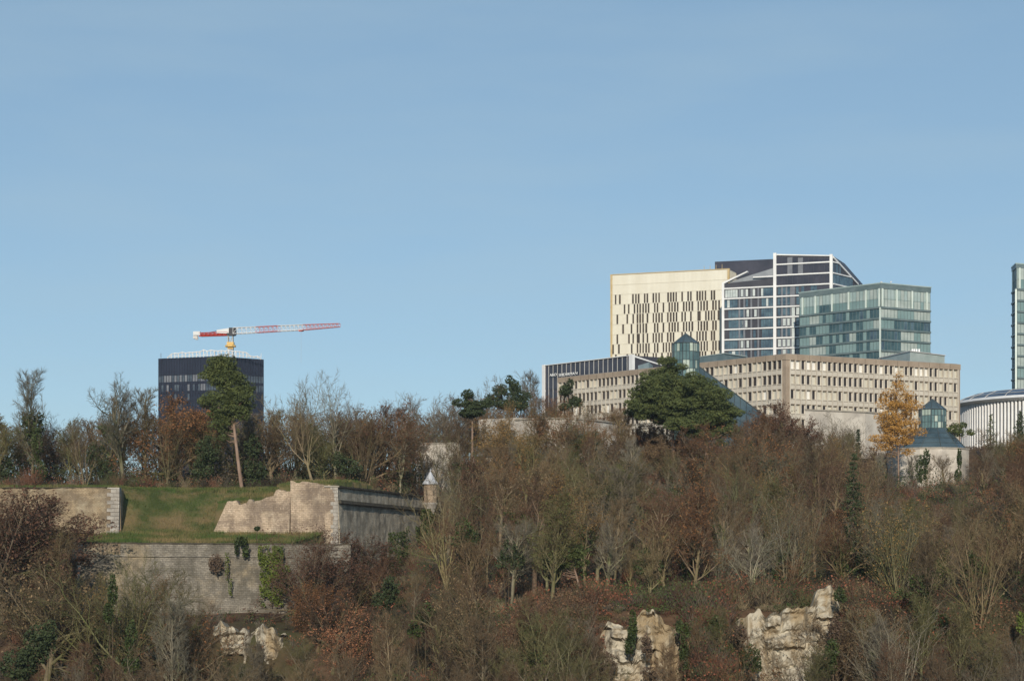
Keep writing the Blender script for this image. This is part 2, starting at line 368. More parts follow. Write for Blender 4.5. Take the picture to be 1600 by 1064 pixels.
# ---- A: cream office tower
def cream_tower():
    rg = random.Random(1)
    A = pt(955, 706); B = pt(1139, 690)
    f = Face(A, B); ztop = f.z_at(955, 430.3)
    root = thing('office_tower', 'tall cream clad office tower with narrow dark slot windows in staggered rows', 'office tower', (A.x, A.y, GZ))
    body = MB(); back = -f.n * 24
    poly = [A, B, B + back, A + back]
    body.prism([(p.x, p.y) for p in poly], GZ, ztop)
    part('cladding', body, M['cream'], root)
    ribs = MB(); n = 92
    for i in range(1, n):
        s = f.L * i / n; f.box(ribs, s - .05, s + .05, GZ, ztop - .3, .003, .09)
    for i in range(20): 
        g = Face(B, B + back); s = g.L * (i + .5) / 20; g.box(ribs, s - .05, s + .05, GZ, ztop - .3, .003, .09)
    part('rib', ribs, M['creamrib'], root, kind='stuff')
    pitch = 3.64; z0 = f.z_at(955, 460.9)
    j = MB()
    for z in [f.z_at(955, 445.7)] + [z0 - pitch * k for k in range(9)]: f.box(j, .4, f.L - .2, z - .07, z + .07, .003, .12)
    part('floor_joint', j, M['creamrib'], root, kind='stuff')
    e = MB(); f.box(e, -.3, .5, GZ, ztop + .1, -.4, .2); part('edge_trim', e, M['goldedge'], root)
    e = MB(); f.box(e, f.L - .55, f.L + .25, GZ, ztop + .1, -.4, .2); part('edge_trim', e, M['goldedge'], root)
    e = MB(); f.box(e, -.3, f.L + .3, ztop, ztop + .3, -.5, .25); part('parapet', e, M['goldedge'], root)
    rows = [[118,153,262,287,310,360,382,432,455,480,555,578,600,622,672,722,745,798,820,842,866,918,940],
            [192,227,275,300,322,347,370,393,444,467,516,565,588,612,635,685,708,732,757,806,830,855,880,930,953,980],
            [132,215,264,300,322,345,383,432,456,480,504,553,577,601,625,672,697,745,806,820,870,893,918,940,975],
            [180,250,300,323,348,373,444,468,516,565,590,612,637,685,708,732,757,808,832,857,880,930,953],
            [132,229,264,300,312,348,383,432,455,480,504,552,577,600,672,697,745,797,820,845,870,918,940],
            [97,145,252,300,323,347,372,395,444,468,516,540,565,588,685,708,757,808,832,857,880,930,953,980],
            [120,215,262,287,310,360,382,432,455,504,555,578,600,672,722,745,798,820,842,866,918,940],
            [160,229,275,300,347,370,393,444,467,516,565,588,635,685,708,732,806,830,855,880,930,953]]
    items = []
    for r, row in enumerate(rows):
        zt = z0 - pitch * r - .1; zb = zt - pitch + .2
        for q in row:
            s = f.s_at(940 + q / 5.333); wd = .27 + .07 * rg.random()
            mb = MB(); f.box(mb, s - wd, s + wd, zb, zt, .1, .16)
            items.append((100 - r, mb, M['slot'], None))
            f.box(ribs, s - wd - .1, s - wd, zb, zt, .09, .32)
    split_parts('window', items, root)
    plant = MB(); 
    for i in range(4):
        s = f.L * (.93 - .05 * i) ; f.box(plant, s, s + .12, ztop + .3, ztop + 1.6 + rg.random(), -2, -1.9)
    part('roof_aerial', plant, M['goldedge'], root)
cream_tower()

# ---- B: apartment tower with white slab edges
def white_frame_tower():
    rg = random.Random(12)
    A = pt(1129, 674); B = pt(1300, 660); Dd = pt(1340, 676)
    f = Face(A, B); g = Face(B, Dd)
    root = thing('apartment_tower', 'dark glass high rise with white floor bands and a sloping angular top', 'apartment tower', (A.x, A.y, GZ))
    sM = f.s_at(1211); zl = f.z_at(1130, 443.4); zm = f.z_at(1209, 417.5); zfin = f.z_at(1211, 397); zr = f.z_at(1299, 399); ze = PZ(444.5, Dd.y)
    bk = -f.n * 22
    # dark body: left wedge and right block with slanted tops
    b = MB()
    def wedge(s0, s1, z0, z1, d0, d1): f.slant(b, s0, s1, GZ, GZ, z0, z1, d0, d1)
    wedge(0, sM, zl, zm - 3.8, -22, 0); wedge(sM, f.L, zfin - .6, zr, -22, 0)
    # right side, sloping down away
    pB, pD = B, Dd; q = MB()
    b.hexa([(pB.x, pB.y, GZ), (pD.x, pD.y, GZ), (pD.x + bk.x, pD.y + bk.y, GZ), (pB.x + bk.x, pB.y + bk.y, GZ),
            (pB.x, pB.y, zr), (pD.x, pD.y, ze), (pD.x + bk.x, pD.y + bk.y, ze), (pB.x + bk.x, pB.y + bk.y, zr)])
    part('wall', b, M['dark'], root)
    r = MB()     # sloping grey roof over the left wing
    f.slant(r, f.s_at(1140), sM, zl + .2, zm - 3.7, f.z_at(1140, 440.6) + .2, zm, -14, -.8)
    part('roof', r, M['roofgrey'], root)
    r = MB(); f.slant(r, 0.2, f.s_at(1168), zl - .2, f.z_at(1168, 425.5), zl + .5, f.z_at(1168, 423.5), -1.5, .3)
    part('roof_blade', r, M['white'], root)
    # plant volume behind
    h = MB(); k = Face(pt(1117, 702), pt(1225, 694)); k.box(h, 0, k.L, GZ, k.z_at(1118, 409), -12, 0)
    part('upper_storey', h, M['dark2'], root)
    # white vertical posts
    for px, zt, w2 in ((1130.2, zl + .4, .42), (1211, zfin + .3, .52), (1299, zr + .3, .5)):
        m = MB(); s = f.s_at(px); f.box(m, s - w2, s + w2, GZ, zt, -.3, .55); part('post', m, M['white'], root)
    m = MB(); f.slant(m, sM + .6, f.L - .4, zfin - .55, zr - .35, zfin - .1, zr, -.5, .5); part('roof_edge', m, M['white'], root)
    m = MB(); g.slant(m, 0.4, g.L, zr - .9, ze - .2, zr - .3, ze + .3, -.6, .4); part('roof_edge', m, M['white'], root)
    # floor bands
    pitch = 3.59; zb = f.z_at(1213, 447.5); levels = [zb - pitch * i for i in range(0, 12)]
    up = [zb + 3.75, zb + 7.5]
    for z in levels[:9]:
        m = MB(); f.box(m, .4, sM - .5, z - .22, z + .22, .004, .45); f.box(m, sM + .5, f.L - .5, z - .22, z + .22, .004, .45)
        g.box(m, .5, g.L if z < ze else g.L * (zr - z) / (zr - ze), z - .2, z + .2, .004, .4); part('floor_band', m, M['white'], root)
    m = MB(); f.box(m, f.s_at(1177), sM - .5, zb + 3.3, zb + 3.7, .004, .45); part('floor_band', m, M['white'], root)
    for z in up:
        m = MB(); f.box(m, sM + .5, f.L - .5, z - .22, z + .22, .004, .45); g.box(m, .5, g.L * (zr - z) / (zr - ze), z - .2, z + .2, .004, .4); part('floor_band', m, M['white'], root)
    items = []
    def win(F, s0, s1, z0, z1, mm, d=.06, lb=None):
        mb = MB(); F.box(mb, s0, s1, z0, z1, d, d + .05); items.append(((s1 - s0) * (z1 - z0), mb, mm, lb))
    trim = MB()
    for i, z in enumerate(levels[:9]):
        t = z - .22; bo = z - pitch + .22; hh = t - bo
        # left wing
        for (a, c) in ((1133, 1153), (1190, 1208)):
            if rg.random() < .25 and c == 1153: a += 6; c += 12
            s0 = f.s_at(a + rg.uniform(-1, 1)); s1 = f.s_at(c)
            n = 5
            for j in range(n):
                w0 = lerp(s0, s1, j / n); w1 = lerp(s0, s1, (j + 1) / n) - .09
                win(f, w0, w1, bo + .25, t - .25, M['curtain'] if (i == 0 and c == 1153) or rg.random() < .1 else M['bluewin'])
            f.box(trim, s0, s1, bo + .1, bo + .2, .05, .3)
        for px in (1158, 1167, 1179):
            if rg.random() < .8:
                s = f.s_at(px + rg.choice((-1, 0, 1.5))); 
                win(f, s - .42, s + .42, bo + .35, t - .3, M['curtain'] if rg.random() < .55 else M['bluewin'])
        for px in (1155.5, 1163, 1174, 1185): 
            s = f.s_at(px); f.box(trim, s - .3, s + .3, bo, t, .004, .12)
        # right wing
        for px in (1217.5, 1225.5, 1232, 1246.5):
            s = f.s_at(px + rg.uniform(-.5, .5)); win(f, s - .5, s + .5, bo + .4, t - .3, M['curtain'] if (rg.random() < .5 and i > 1) else M['bluewin'])
        s = f.s_at(1239); win(f, s - .9, s + .7, bo + .1, t - .1, M['curtain'] if i > 1 else M['midgrey'])
        for px in (1222, 1229, 1236): 
            s = f.s_at(px); f.box(trim, s - .3, s + .3, bo, t, .004, .12)
        if i < 2:
            for j in range(9):
                s = f.s_at(1252 + j * 5); win(f, s, s + 1.0, bo + .3, t - .2, M['dark2'] if rg.random() < .7 else M['bluewin'])
    part('panel_joint', trim, M['midgrey'], root, kind='stuff')
    for (a, z0, z1) in ((0, up[0], up[1]), (1, up[1], zfin - 1), (2, levels[0], up[0])):
        for j in range(10):
            s0 = lerp(sM + .7, f.L - .7, j / 10); s1 = lerp(sM + .7, f.L - .7, (j + 1) / 10) - .14
            if a == 1: zt1 = lerp(zfin, zr, (j + 1) / 10) - 1.0
            else: zt1 = z1 - .3
            win(f, s0, s1, z0 + .3, zt1, M['midgrey'] if (j in (2, 4) and a != 2) and rg.random() < .6 else M['dark2'])
    for z0 in [levels[k] for k in range(3)] + up[:1]:
        sl = g.L * (zr - z0 - 3.4) / (zr - ze) if z0 + 3.4 > ze else g.L
        n = 6
        for j in range(n):
            s0 = lerp(.7, min(sl, g.L), j / n); s1 = lerp(.7, min(sl, g.L), (j + 1) / n) - .15
            win(g, s0, s1, z0 + .3, z0 + 3.3, M['bluewin'] if rg.random() < .6 else M['dark2'])
    split_parts('window', items, root)
white_frame_tower()

# ---- C: green glass office block
def glass_block(name, label, cat, L0, K, R0, top_py, band_h, ntop_py, pitch, nfl, fin_px_l, fin_px_r, seed, zbot=GZ):
    rg = random.Random(seed)
    f = Face(L0, K); g = Face(K, R0)
    root = thing(name, label, cat, (K.x, K.y, zbot))
    kpx = 800 + K.x / K.y * FPX
    zt = PZ(top_py, K.y); z1 = zt - band_h; zfl = PZ(ntop_py, K.y)
    back = L0 + R0 - K
    body = MB(); body.prism([(p.x, p.y) for p in (L0, K, R0, back)], zbot, z1); part('wall', body, M['gglass'], root)
    def grown(e):
        cxy = (L0 + R0) / 2; e2 = e * 30 / max(30, (L0 - R0).length * 1.2); return [((p - cxy) * (1 + e2) + cxy) for p in (L0, K, R0, back)]
    r = MB(); r.prism([(p.x, p.y) for p in grown(.03)], z1, zt - .35); part('roof', r, M['gband'], root)
    r = MB(); r.prism([(p.x, p.y) for p in grown(.045)], zt - .35, zt); part('parapet', r, M['gpale'], root)
    items = []; mull = MB()
    for F, fins, side in ((f, fin_px_l, 0), (g, fin_px_r, 1)):
        for px in fins:
            s = min(max(F.s_at(px), .25), F.L - .25); m = MB(); F.box(m, s - .28, s + .28, zfl + .3, z1, .3, .55); part('fin', m, M['gfin'], root)
        n = int(F.L / 1.35); wdt = F.L / n
        # tall glazed top storey
        zz = (zfl + z1) / 2 - .3
        for j in range(n):
            s0 = j * wdt + .06; s1 = (j + 1) * wdt - .06
            mb = MB(); F.box(mb, s0, s1, zz + .1, z1 - .1, .05, .1); items.append((3, mb, M['gblind'] if rg.random() < .35 else M['gpale'], None))
            mb = MB(); F.box(mb, s0, s1, zfl + .3, zz - .05, .05, .1); items.append((2.9, mb, M['gdark'] if (j in (6, 7, 8, 9) and side == 0 and rg.random() < .8) else (M['gblind'] if side and rg.random() < .6 else M['gglass']), None))
        for i in range(nfl):
            t = zfl - pitch * i; b = t - pitch
            m = MB(); F.box(m, -.1, F.L + .1, t - .35, t + .25, .02, .5); part('floor_band', m, M['gband'], root)
            j = 0
            while j < n:
                run = rg.choice((2, 3, 4, 5)); 
                kind = rg.random(); 
                mm = M['gdark'] if kind < (.62 if side == 0 else .32) else (M['gblind'] if kind > (.84 if side == 0 else .5) else M['gglass'])
                for q in range(run):
                    if j >= n: break
                    s0 = j * wdt + .06; s1 = (j + 1) * wdt - .06
                    m2 = mm
                    if mm is M['gdark'] and rg.random() < .3: m2 = M['bluewin'] if rg.random() < .5 else M['gglass']
                    mb = MB(); F.box(mb, s0, s1, b + .3, t - .42, .05, .1); items.append((2 - i * .1, mb, m2, None)); j += 1
        for j in range(n + 1): F.box(mull, j * wdt - .05, j * wdt + .05, zfl - pitch * nfl, z1 - .02, .02, .18)
    m = MB(); f.box(m, f.L - .12, f.L + .2, zfl - pitch * nfl, zfl, .05, .6); part('corner_post', m, M['gfin'], root)
    part('mullion', mull, M['gband'], root, kind='stuff')
    split_parts('window', items, root)
    return root, zt
L0 = pt(1250, 645); K = pt(1376, 620); R0 = pt(1453, 631)
rt, zt = glass_block('office_block', 'green glass office block with flat projecting roof and pale fins on top floor', 'office block', L0, K, R0, 441.5, 1.95, 480.3, 3.47, 6,
                     [1255, 1275, 1301, 1327, 1354, 1375], [1377.5, 1400, 1424, 1447], 5)
for px, Y, h in ((1377, 628, 1.2), (1392, 630, 1.5), (1408, 632, .8)):
    m = MB(); p = pt(px, Y); m.bar((p.x, p.y, zt), (p.x, p.y, zt + h), .08); m.box(p.x - .3, p.x + .3, p.y - .2, p.y + .2, zt + h - .1, zt + h + .15)
    part('roof_aerial', m, M['steel'], rt)
# ---- I: far right glass tower
L1 = pt(1582, 634); K1 = pt(1589, 624); R1 = pt(1740, 640)
glass_block('office_tower', 'teal glass tower cut off by the right edge of the photo', 'office tower', L1, K1, R1, 411, 1.6, 452, 3.6, 11,
            [1584], [1592], 15)

# ---- D: concrete office block with deep window grid
def concrete_block():
    rg = random.Random(3)
    Lp = pt(872, 519); K = pt(1228, 450); R = pt(1500, 478)
    f = Face(Lp, K); g = Face(K, R)
    root = thing('office_building', 'long tan concrete office building with deep grid of fins and window bays', 'office building', (K.x, K.y, GZ))
    zt = PZ(552.8, K.y); zc = PZ(562, K.y)
    back = Lp + R - K
    inner = MB()
    def inset(d):
        # polygon inset from the two visible faces
        return [Lp - f.n * d, K - f.n * d - g.n * d, R - g.n * d, back]
    inner.prism([(p.x, p.y) for p in inset(.95)], GZ - 6, zc); part('core_wall', inner, M['conc'], root)
    c = MB(); c.prism([(p.x, p.y) for p in (Lp + f.n * .15 - f.u * .1, K + f.n * .15 + g.n * .15, R + g.n * .15 + g.u * .1, back)], zc, zt); part('cornice', c, M['conc'], root)
    j = MB()
    for F in (f, g):
        n = int(F.L / 3.3)
        for i in range(1, n): s = F.L * i / n; F.box(j, s - .035, s + .035, zc + .1, zt - .1, .152, .17)
    part('cornice_joint', j, M['slot'], root, kind='stuff')
    # gravel rim / rooftop edge
    m = MB(); m.prism([(p.x, p.y) for p in (Lp - f.n * 1, K - f.n * 1 - g.n, R - g.n, back)], zt, zt + .2); part('roof', m, M['roofgrey'], root)
    pitch = 3.47; wh = 2.2
    m = MB(); f.box(m, f.L - 1.3, f.L, GZ - 6, zc, -1.3, .02); g.box(m, .02, 1.2, GZ - 6, zc, -1.3, .02); part('corner_pier', m, M['conc'], root)
    m = MB(); g.box(m, g.L - .7, g.L, GZ - 6, zc, -1.3, .02); part('corner_pier', m, M['conc'], root)
    items = []; fins = MB(); rowsn = 6
    for F, nb, s0, s1 in ((f, 51, .2, f.L - 1.3), (g, 33, 1.2, g.L - .7)):
        wdt = (s1 - s0) / nb
        for r in range(rowsn):
            t = zc - pitch * r; b = t - wh
            # spandrel below with sloped underside lip
            m = MB(); zs0, zs1 = b, b - (pitch - wh)
            m.hexa([F.p(s0, zs1, -.05), F.p(s1, zs1, -.05), F.p(s1, zs1, -1), F.p(s0, zs1, -1), F.p(s0, zs0, -.02), F.p(s1, zs0, -.02), F.p(s1, zs0, -1), F.p(s0, zs0, -1)])
            part('spandrel', m, M['conc'], root)
            m = MB(); F.box(m, s0, s1, b - .03, b + .13, -.9, .14); part('sill', m, M['conclt'], root)
            for k in range(nb):
                a = s0 + k * wdt; e = a + wdt
                # projecting bulge of the precast panel under every bay
                F.slant(fins, a + .22, e - .22, zs1 + .15, zs1 + .15, zs0 - .15, zs0 - .15, -.1, .08)
                u = rg.random()
                if F is g: mm = M['bwhite'] if (u < (.30 if r == 0 else .08)) else (M['bblind'] if u < .45 else M['bwin'])
                else: mm = M['bblind'] if u < .40 else (M['bwhite'] if u < .46 else M['bwin'])
                if mm is M['bwin']:
                    # dark pane with pale splayed reveal beside it
                    mb = MB(); F.box(mb, a + (.26 if F is g else .12), a + wdt * (.80 if F is g else .62), b + .2, t - .12, -.42, -.34); sz = wdt * wh
                    items.append((sz - r * .01 - (0 if F is g else .5), mb, mm, None))
                    mb2 = MB(); kk = .79 if F is g else .6; mb2.hexa([F.p(a + wdt * kk, b + .13, -.36), F.p(e - .1, b + .13, -.1), F.p(e - .1, b + .13, -.9), F.p(a + wdt * kk, b + .13, -.9),
                                          F.p(a + wdt * kk, t, -.36), F.p(e - .1, t, -.1), F.p(e - .1, t, -.9), F.p(a + wdt * kk, t, -.9)])
                    o = len(fins.v); fins.v += mb2.v; fins.f += [tuple(o + q for q in ff) for ff in mb2.f]
                else:
                    mb = MB(); F.box(mb, a + .1, e - .1, b + .14, t - .05, -.62 if F is g else -.55, -.54 if F is g else -.45); items.append((wdt * wh - r * .01 - (0 if F is g else .5), mb, mm, None))
        for k in range(nb + 1):
            s = s0 + k * wdt; F.box(fins, s - .11, s + .11, GZ - 6, zc, -.94, .17)
    part('fin', fins, M['conclt'], root, kind='stuff')
    split_parts('window', items, root)
    # rooftop plant rooms
    k2 = Face(pt(1374, 520), pt(1422, 500)); k3 = Face(pt(1422, 500), pt(1476, 512)); m = MB()
    poly = [k2.A, k2.B, k3.B, k2.A + (k3.B - k2.B)]
    m.prism([(p.x, p.y) for p in poly], zt, PZ(549.3, 500)); rr = part('roof_plant_room', m, M['midgrey'] if 0 else M['gblind'], root)
    m = MB(); m.prism([(p.x, p.y) for p in [q + (q - (poly[0] + poly[2]) / 2) * .03 for q in poly]], PZ(549.3, 500), PZ(548, 500)); part('roof_plant_cap', m, M['steel'], root)
    for i, px in enumerate((1425.5, 1428.5, 1432, 1436)):
        m = MB(); p = pt(px, 508); m.box(p.x - .2, p.x + .2, p.y - .2, p.y + .2, zt, PZ(545.4, 508)); part('vent', m, M['white'], root)
    k2 = Face(pt(1040, 545), pt(1132, 520)); poly = [k2.A, k2.B, pt(1166, 530), pt(1060, 556)]; m = MB()
    m.prism([(p.x, p.y) for p in poly], zt, PZ(552.6, 520)); part('roof_plant_room', m, M['gband'], root)
    m = MB(); m.prism([(p.x, p.y) for p in [q + (q - (poly[0] + poly[2]) / 2) * .03 for q in poly]], PZ(552.6, 520), PZ(551.4, 520)); part('roof_plant_cap', m, M['gblind'], root)
    k2 = Face(pt(997, 525), pt(1014, 515)); poly = [k2.A, k2.B, pt(1020, 525), pt(1003, 532)]; m = MB()
    m.prism([(p.x, p.y) for p in poly], zt - .5, PZ(566, 515)); part('roof_plant_room', m, M['gblind'], root)
concrete_block()

# ---- E: dark glazed wing with white frame and its sign
def law_office():
    A = pt(851, 594); B = pt(988, 560); f = Face(A, B); zr = f.z_at(987, 555.5); zl = f.z_at(852, 571.3)
    root = thing('office_building', 'low dark glazed office with white frame behind the concrete office building', 'office building', (A.x, A.y, GZ))
    b = MB(); f.slant(b, 0, f.L, GZ, GZ, zl, zr, -30, 0); part('wall', b, M['dark'], root)
    m = MB(); f.slant(m, -.4, f.L + .3, zl - .05, zr - .05, zl + .15, zr + .15, -.3, .4); part('roof_edge', m, M['white'], root)
    for s, wd, z1 in ((0, .7, zl), (f.L, .95, zr)):
        m = MB(); f.box(m, s - wd, s + wd * .7, GZ, z1 + .25, -.4, .55); part('post', m, M['white'], root)
    # sloping side wing at the right end
    e = B + Vector((13, 10)); g = Face(B, e); m = MB(); g.slant(m, .5, g.L, GZ, GZ, zr - .4, f.z_at(987, 573), -10, 0); part('side_wall', m, M['midgrey'], root)
    m = MB(); g.slant(m, .5, g.L, zr - .5, f.z_at(987, 573.3), zr, f.z_at(987, 572), -10, .4); part('side_roof_edge', m, M['white'], root)
    n = 19; w_ = f.L / n
    for i in range(n):
        z1 = lerp(zl, zr, (i + .5) / n) - .5
        mb = MB(); f.box(mb, i * w_ + .08, (i + 1) * w_ - .08, z1 - 7, z1, .03, .1); part('window', mb, M['dark2'], root)
        mb = MB(); f.box(mb, i * w_ + .25, (i + 1) * w_ - .25, z1 - 20, z1 - 7.6, .03, .1); part('window', mb, M['dark2'], root)
        if i: mb = MB(); f.box(mb, i * w_ - .07, i * w_ + .07, z1 - 22, z1 + .3, .03, .2); part('mullion', mb, M['steel'], root)
    # lettering
    for word, p0, p1 in (('A&O', 862, 872.5), ('SHEARMAN', 876, 905)):
        cu = bpy.data.curves.new('sign', 'FONT'); cu.body = word; cu.size = 1.2; cu.extrude = .06; cu.space_character = 1.06
        tmp = bpy.data.objects.new('tmp', cu); C.objects.link(tmp); bpy.context.view_layer.update()
        me = bpy.data.meshes.new_from_object(tmp); C.objects.unlink(tmp); bpy.data.objects.remove(tmp)
        me.materials.clear(); me.materials.append(M['sign']); o = link('sign_lettering', me, root)
        s0 = f.s_at(p0); q = Vector(f.p(s0, f.z_at(p0, 588.4), .75)); wdt = f.s_at(p1) - s0
        o.location = q - root.location; o.rotation_euler = (math.radians(90), 0, math.atan2(f.u.y, f.u.x))
        sc = wdt / max(v.co.x for v in me.vertices); o.scale = (sc, 1, 1)
        o['label'] = 'white lettering reading ' + word
law_office()

# ---- H: hall with white columns and solar roof
def column_hall():
    cx, cy = PX(1632, 545), 548; a, b = 23.6, 34
    root = thing('concert_hall', 'round hall with close white columns and curved solar panel roof at right edge', 'concert hall', (cx, cy, GZ))
    zc = PZ(625.5, 520); zr = PZ(616.5, 520); zp = PZ(602, 520)
    def ring(k, z): return [(cx + a * k * math.cos(t), cy + b * k * math.sin(t)) for t in [2 * math.pi * i / 72 for i in range(72)]]
    m = MB(); m.prism(ring(.93, 0), GZ - 4, zc); part('inner_wall', m, M['steel'] if 0 else mat('grey_hall_wall', (.46, .46, .45), (.54, .54, .53), .3, .7, 3), root)  # even mid-grey inner wall behind the columns
    # rounded white fascia
    m = MB(); prof = [(.97, zc), (1.03, zc + .25), (1.06, (zc + zr) / 2), (1.04, zr - .1), (.98, zr)]
    for (k0, z0), (k1, z1) in zip(prof, prof[1:]):
        r0, r1 = ring(k0, 0), ring(k1, 0)
        for i in range(72):
            j = (i + 1) % 72; m.quad((*r0[i], z0), (*r0[j], z0), (*r1[j], z1), (*r1[i], z1))
    part('fascia', m, M['white'], root, smooth=True)
    m = MB(); prof = [(1.0, zr - .1), (.93, zr + .9), (.8, zr + 2.0), (.55, zr + 2.7), (.25, zr + 2.9), (.01, zr + 3.0)]
    for (k0, z0), (k1, z1) in zip(prof, prof[1:]):
        r0, r1 = ring(k0, 0), ring(k1, 0)
        for i in range(72):
            j = (i + 1) % 72; m.quad((*r0[i], z0), (*r0[j], z0), (*r1[j], z1), (*r1[i], z1))
    part('roof', m, M['solar'], root, smooth=True)
    m = MB()
    for i in range(0, 72, 3):
        for (k0, z0), (k1, z1) in zip(prof, prof[1:]):
            r0, r1 = ring(k0, 0), ring(k1, 0); m.bar((*r0[i], z0 + .05), (*r1[i], z1 + .05), .09)
    for (k0, z0) in prof[1:4]:
        r0 = ring(k0, 0)
        for i in range(72): m.bar((*r0[i], z0 + .05), (*r0[(i + 1) % 72], z0 + .05), .07)
    part('roof_grid', m, M['steel'], root)
    base = None; n = 190
    for i in range(n):
        t = math.pi + math.pi * (i + .5) / 74
        if t > math.pi * 2: break
        x, y = cx + a * .99 * math.cos(t), cy + b * .99 * math.sin(t)
        if base is None:
            mb = MB(); mb.tube([(0, 0, GZ - 4), (0, 0, zc + .1)], [.36, .36], 8); base = mesh_from('column', mb, M['white'], True)
        o = link('column', base, root); o.location = (x - cx, y - cy, -GZ)
column_hall()

# ---- J: navy tower far left + rooftop steelwork
def navy_tower():
    Lp = pt(248, 811); K = pt(338, 800); R = pt(411.5, 815); f = Face(Lp, K); g = Face(K, R); zt = PZ(556.5, 800); zb = 4
    root = thing('office_tower', 'blocky navy glass office tower standing behind the trees below the crane', 'office tower', (K.x, K.y, zb))
    back = Lp + R - K
    m = MB(); m.prism([(p.x, p.y) for p in (Lp, K, R, back)], zb, zt); part('wall', m, M['navy'], root)
    rg = random.Random(6); items = []; ribs = MB()
    for F in (f, g):
        n = int(F.L / 1.25); w_ = F.L / n
        for i in range(n + 1): F.box(ribs, i * w_ - .07, i * w_ + .07, zb, zt, .01, .22)
        for r in range(7):
            z1 = zt - 7.4 - r * 3.9
            F.box(ribs, 0, F.L, z1 + .25, z1 + .45, .01, .2)
            for i in range(n):
                mb = MB(); F.box(mb, i * w_ + .15, (i + 1) * w_ - .15, z1 - 2.7, z1, .03, .08)
                paler = r == 0 or (r == 1 and rg.random() < .5)  # top window rows get paler panes
                items.append((2 - r * .1, mb, M['midgrey'] if (paler and F is f and rg.random() < .6) else M['navy2'] if (paler or rg.random() < .25) else M['navy'], None))
    part('mullion', ribs, M['navyrib'], root, kind='stuff')
    split_parts('window', items, root)
    # unfinished roof frame: posts and rails
    m = MB(); n = 26; prev = None
    cx, cy = (Lp + R).x / 2, (Lp + R).y / 2
    for i in range(n + 1):
        t = i / n
        px = lerp(262, 408, t); Y = 808 - 6 * math.sin(t * math.pi); p = pt(px, Y)
        h = .8 + 2.0 * math.sin(t * math.pi) ** .6 + rg.uniform(-.3, .5) - (.9 if t > .85 else 0)
        m.bar((p.x, p.y, zt - .2), (p.x, p.y, zt + h), .2)
        if prev: m.bar(prev, (p.x, p.y, zt + h - .3), .22); m.bar((prev[0], prev[1], zt + .5), (p.x, p.y, zt + .5), .12)
        if prev and i % 2: m.bar((prev[0], prev[1], zt + .3), (p.x, p.y, zt + h - .4), .09)
        prev = (p.x, p.y, zt + h - .3)
    part('roof_framework', m, M['white'], root)
    for px in (251.5, 336, 408):
        m = MB(); p = pt(px, 807); m.bar((p.x, p.y, zt - .1), (p.x, p.y, zt + (3.2 if px == 336 else 1.9)), .11); part('roof_post', m, M['white'] if px > 400 else M['midgrey'], root)
navy_tower()

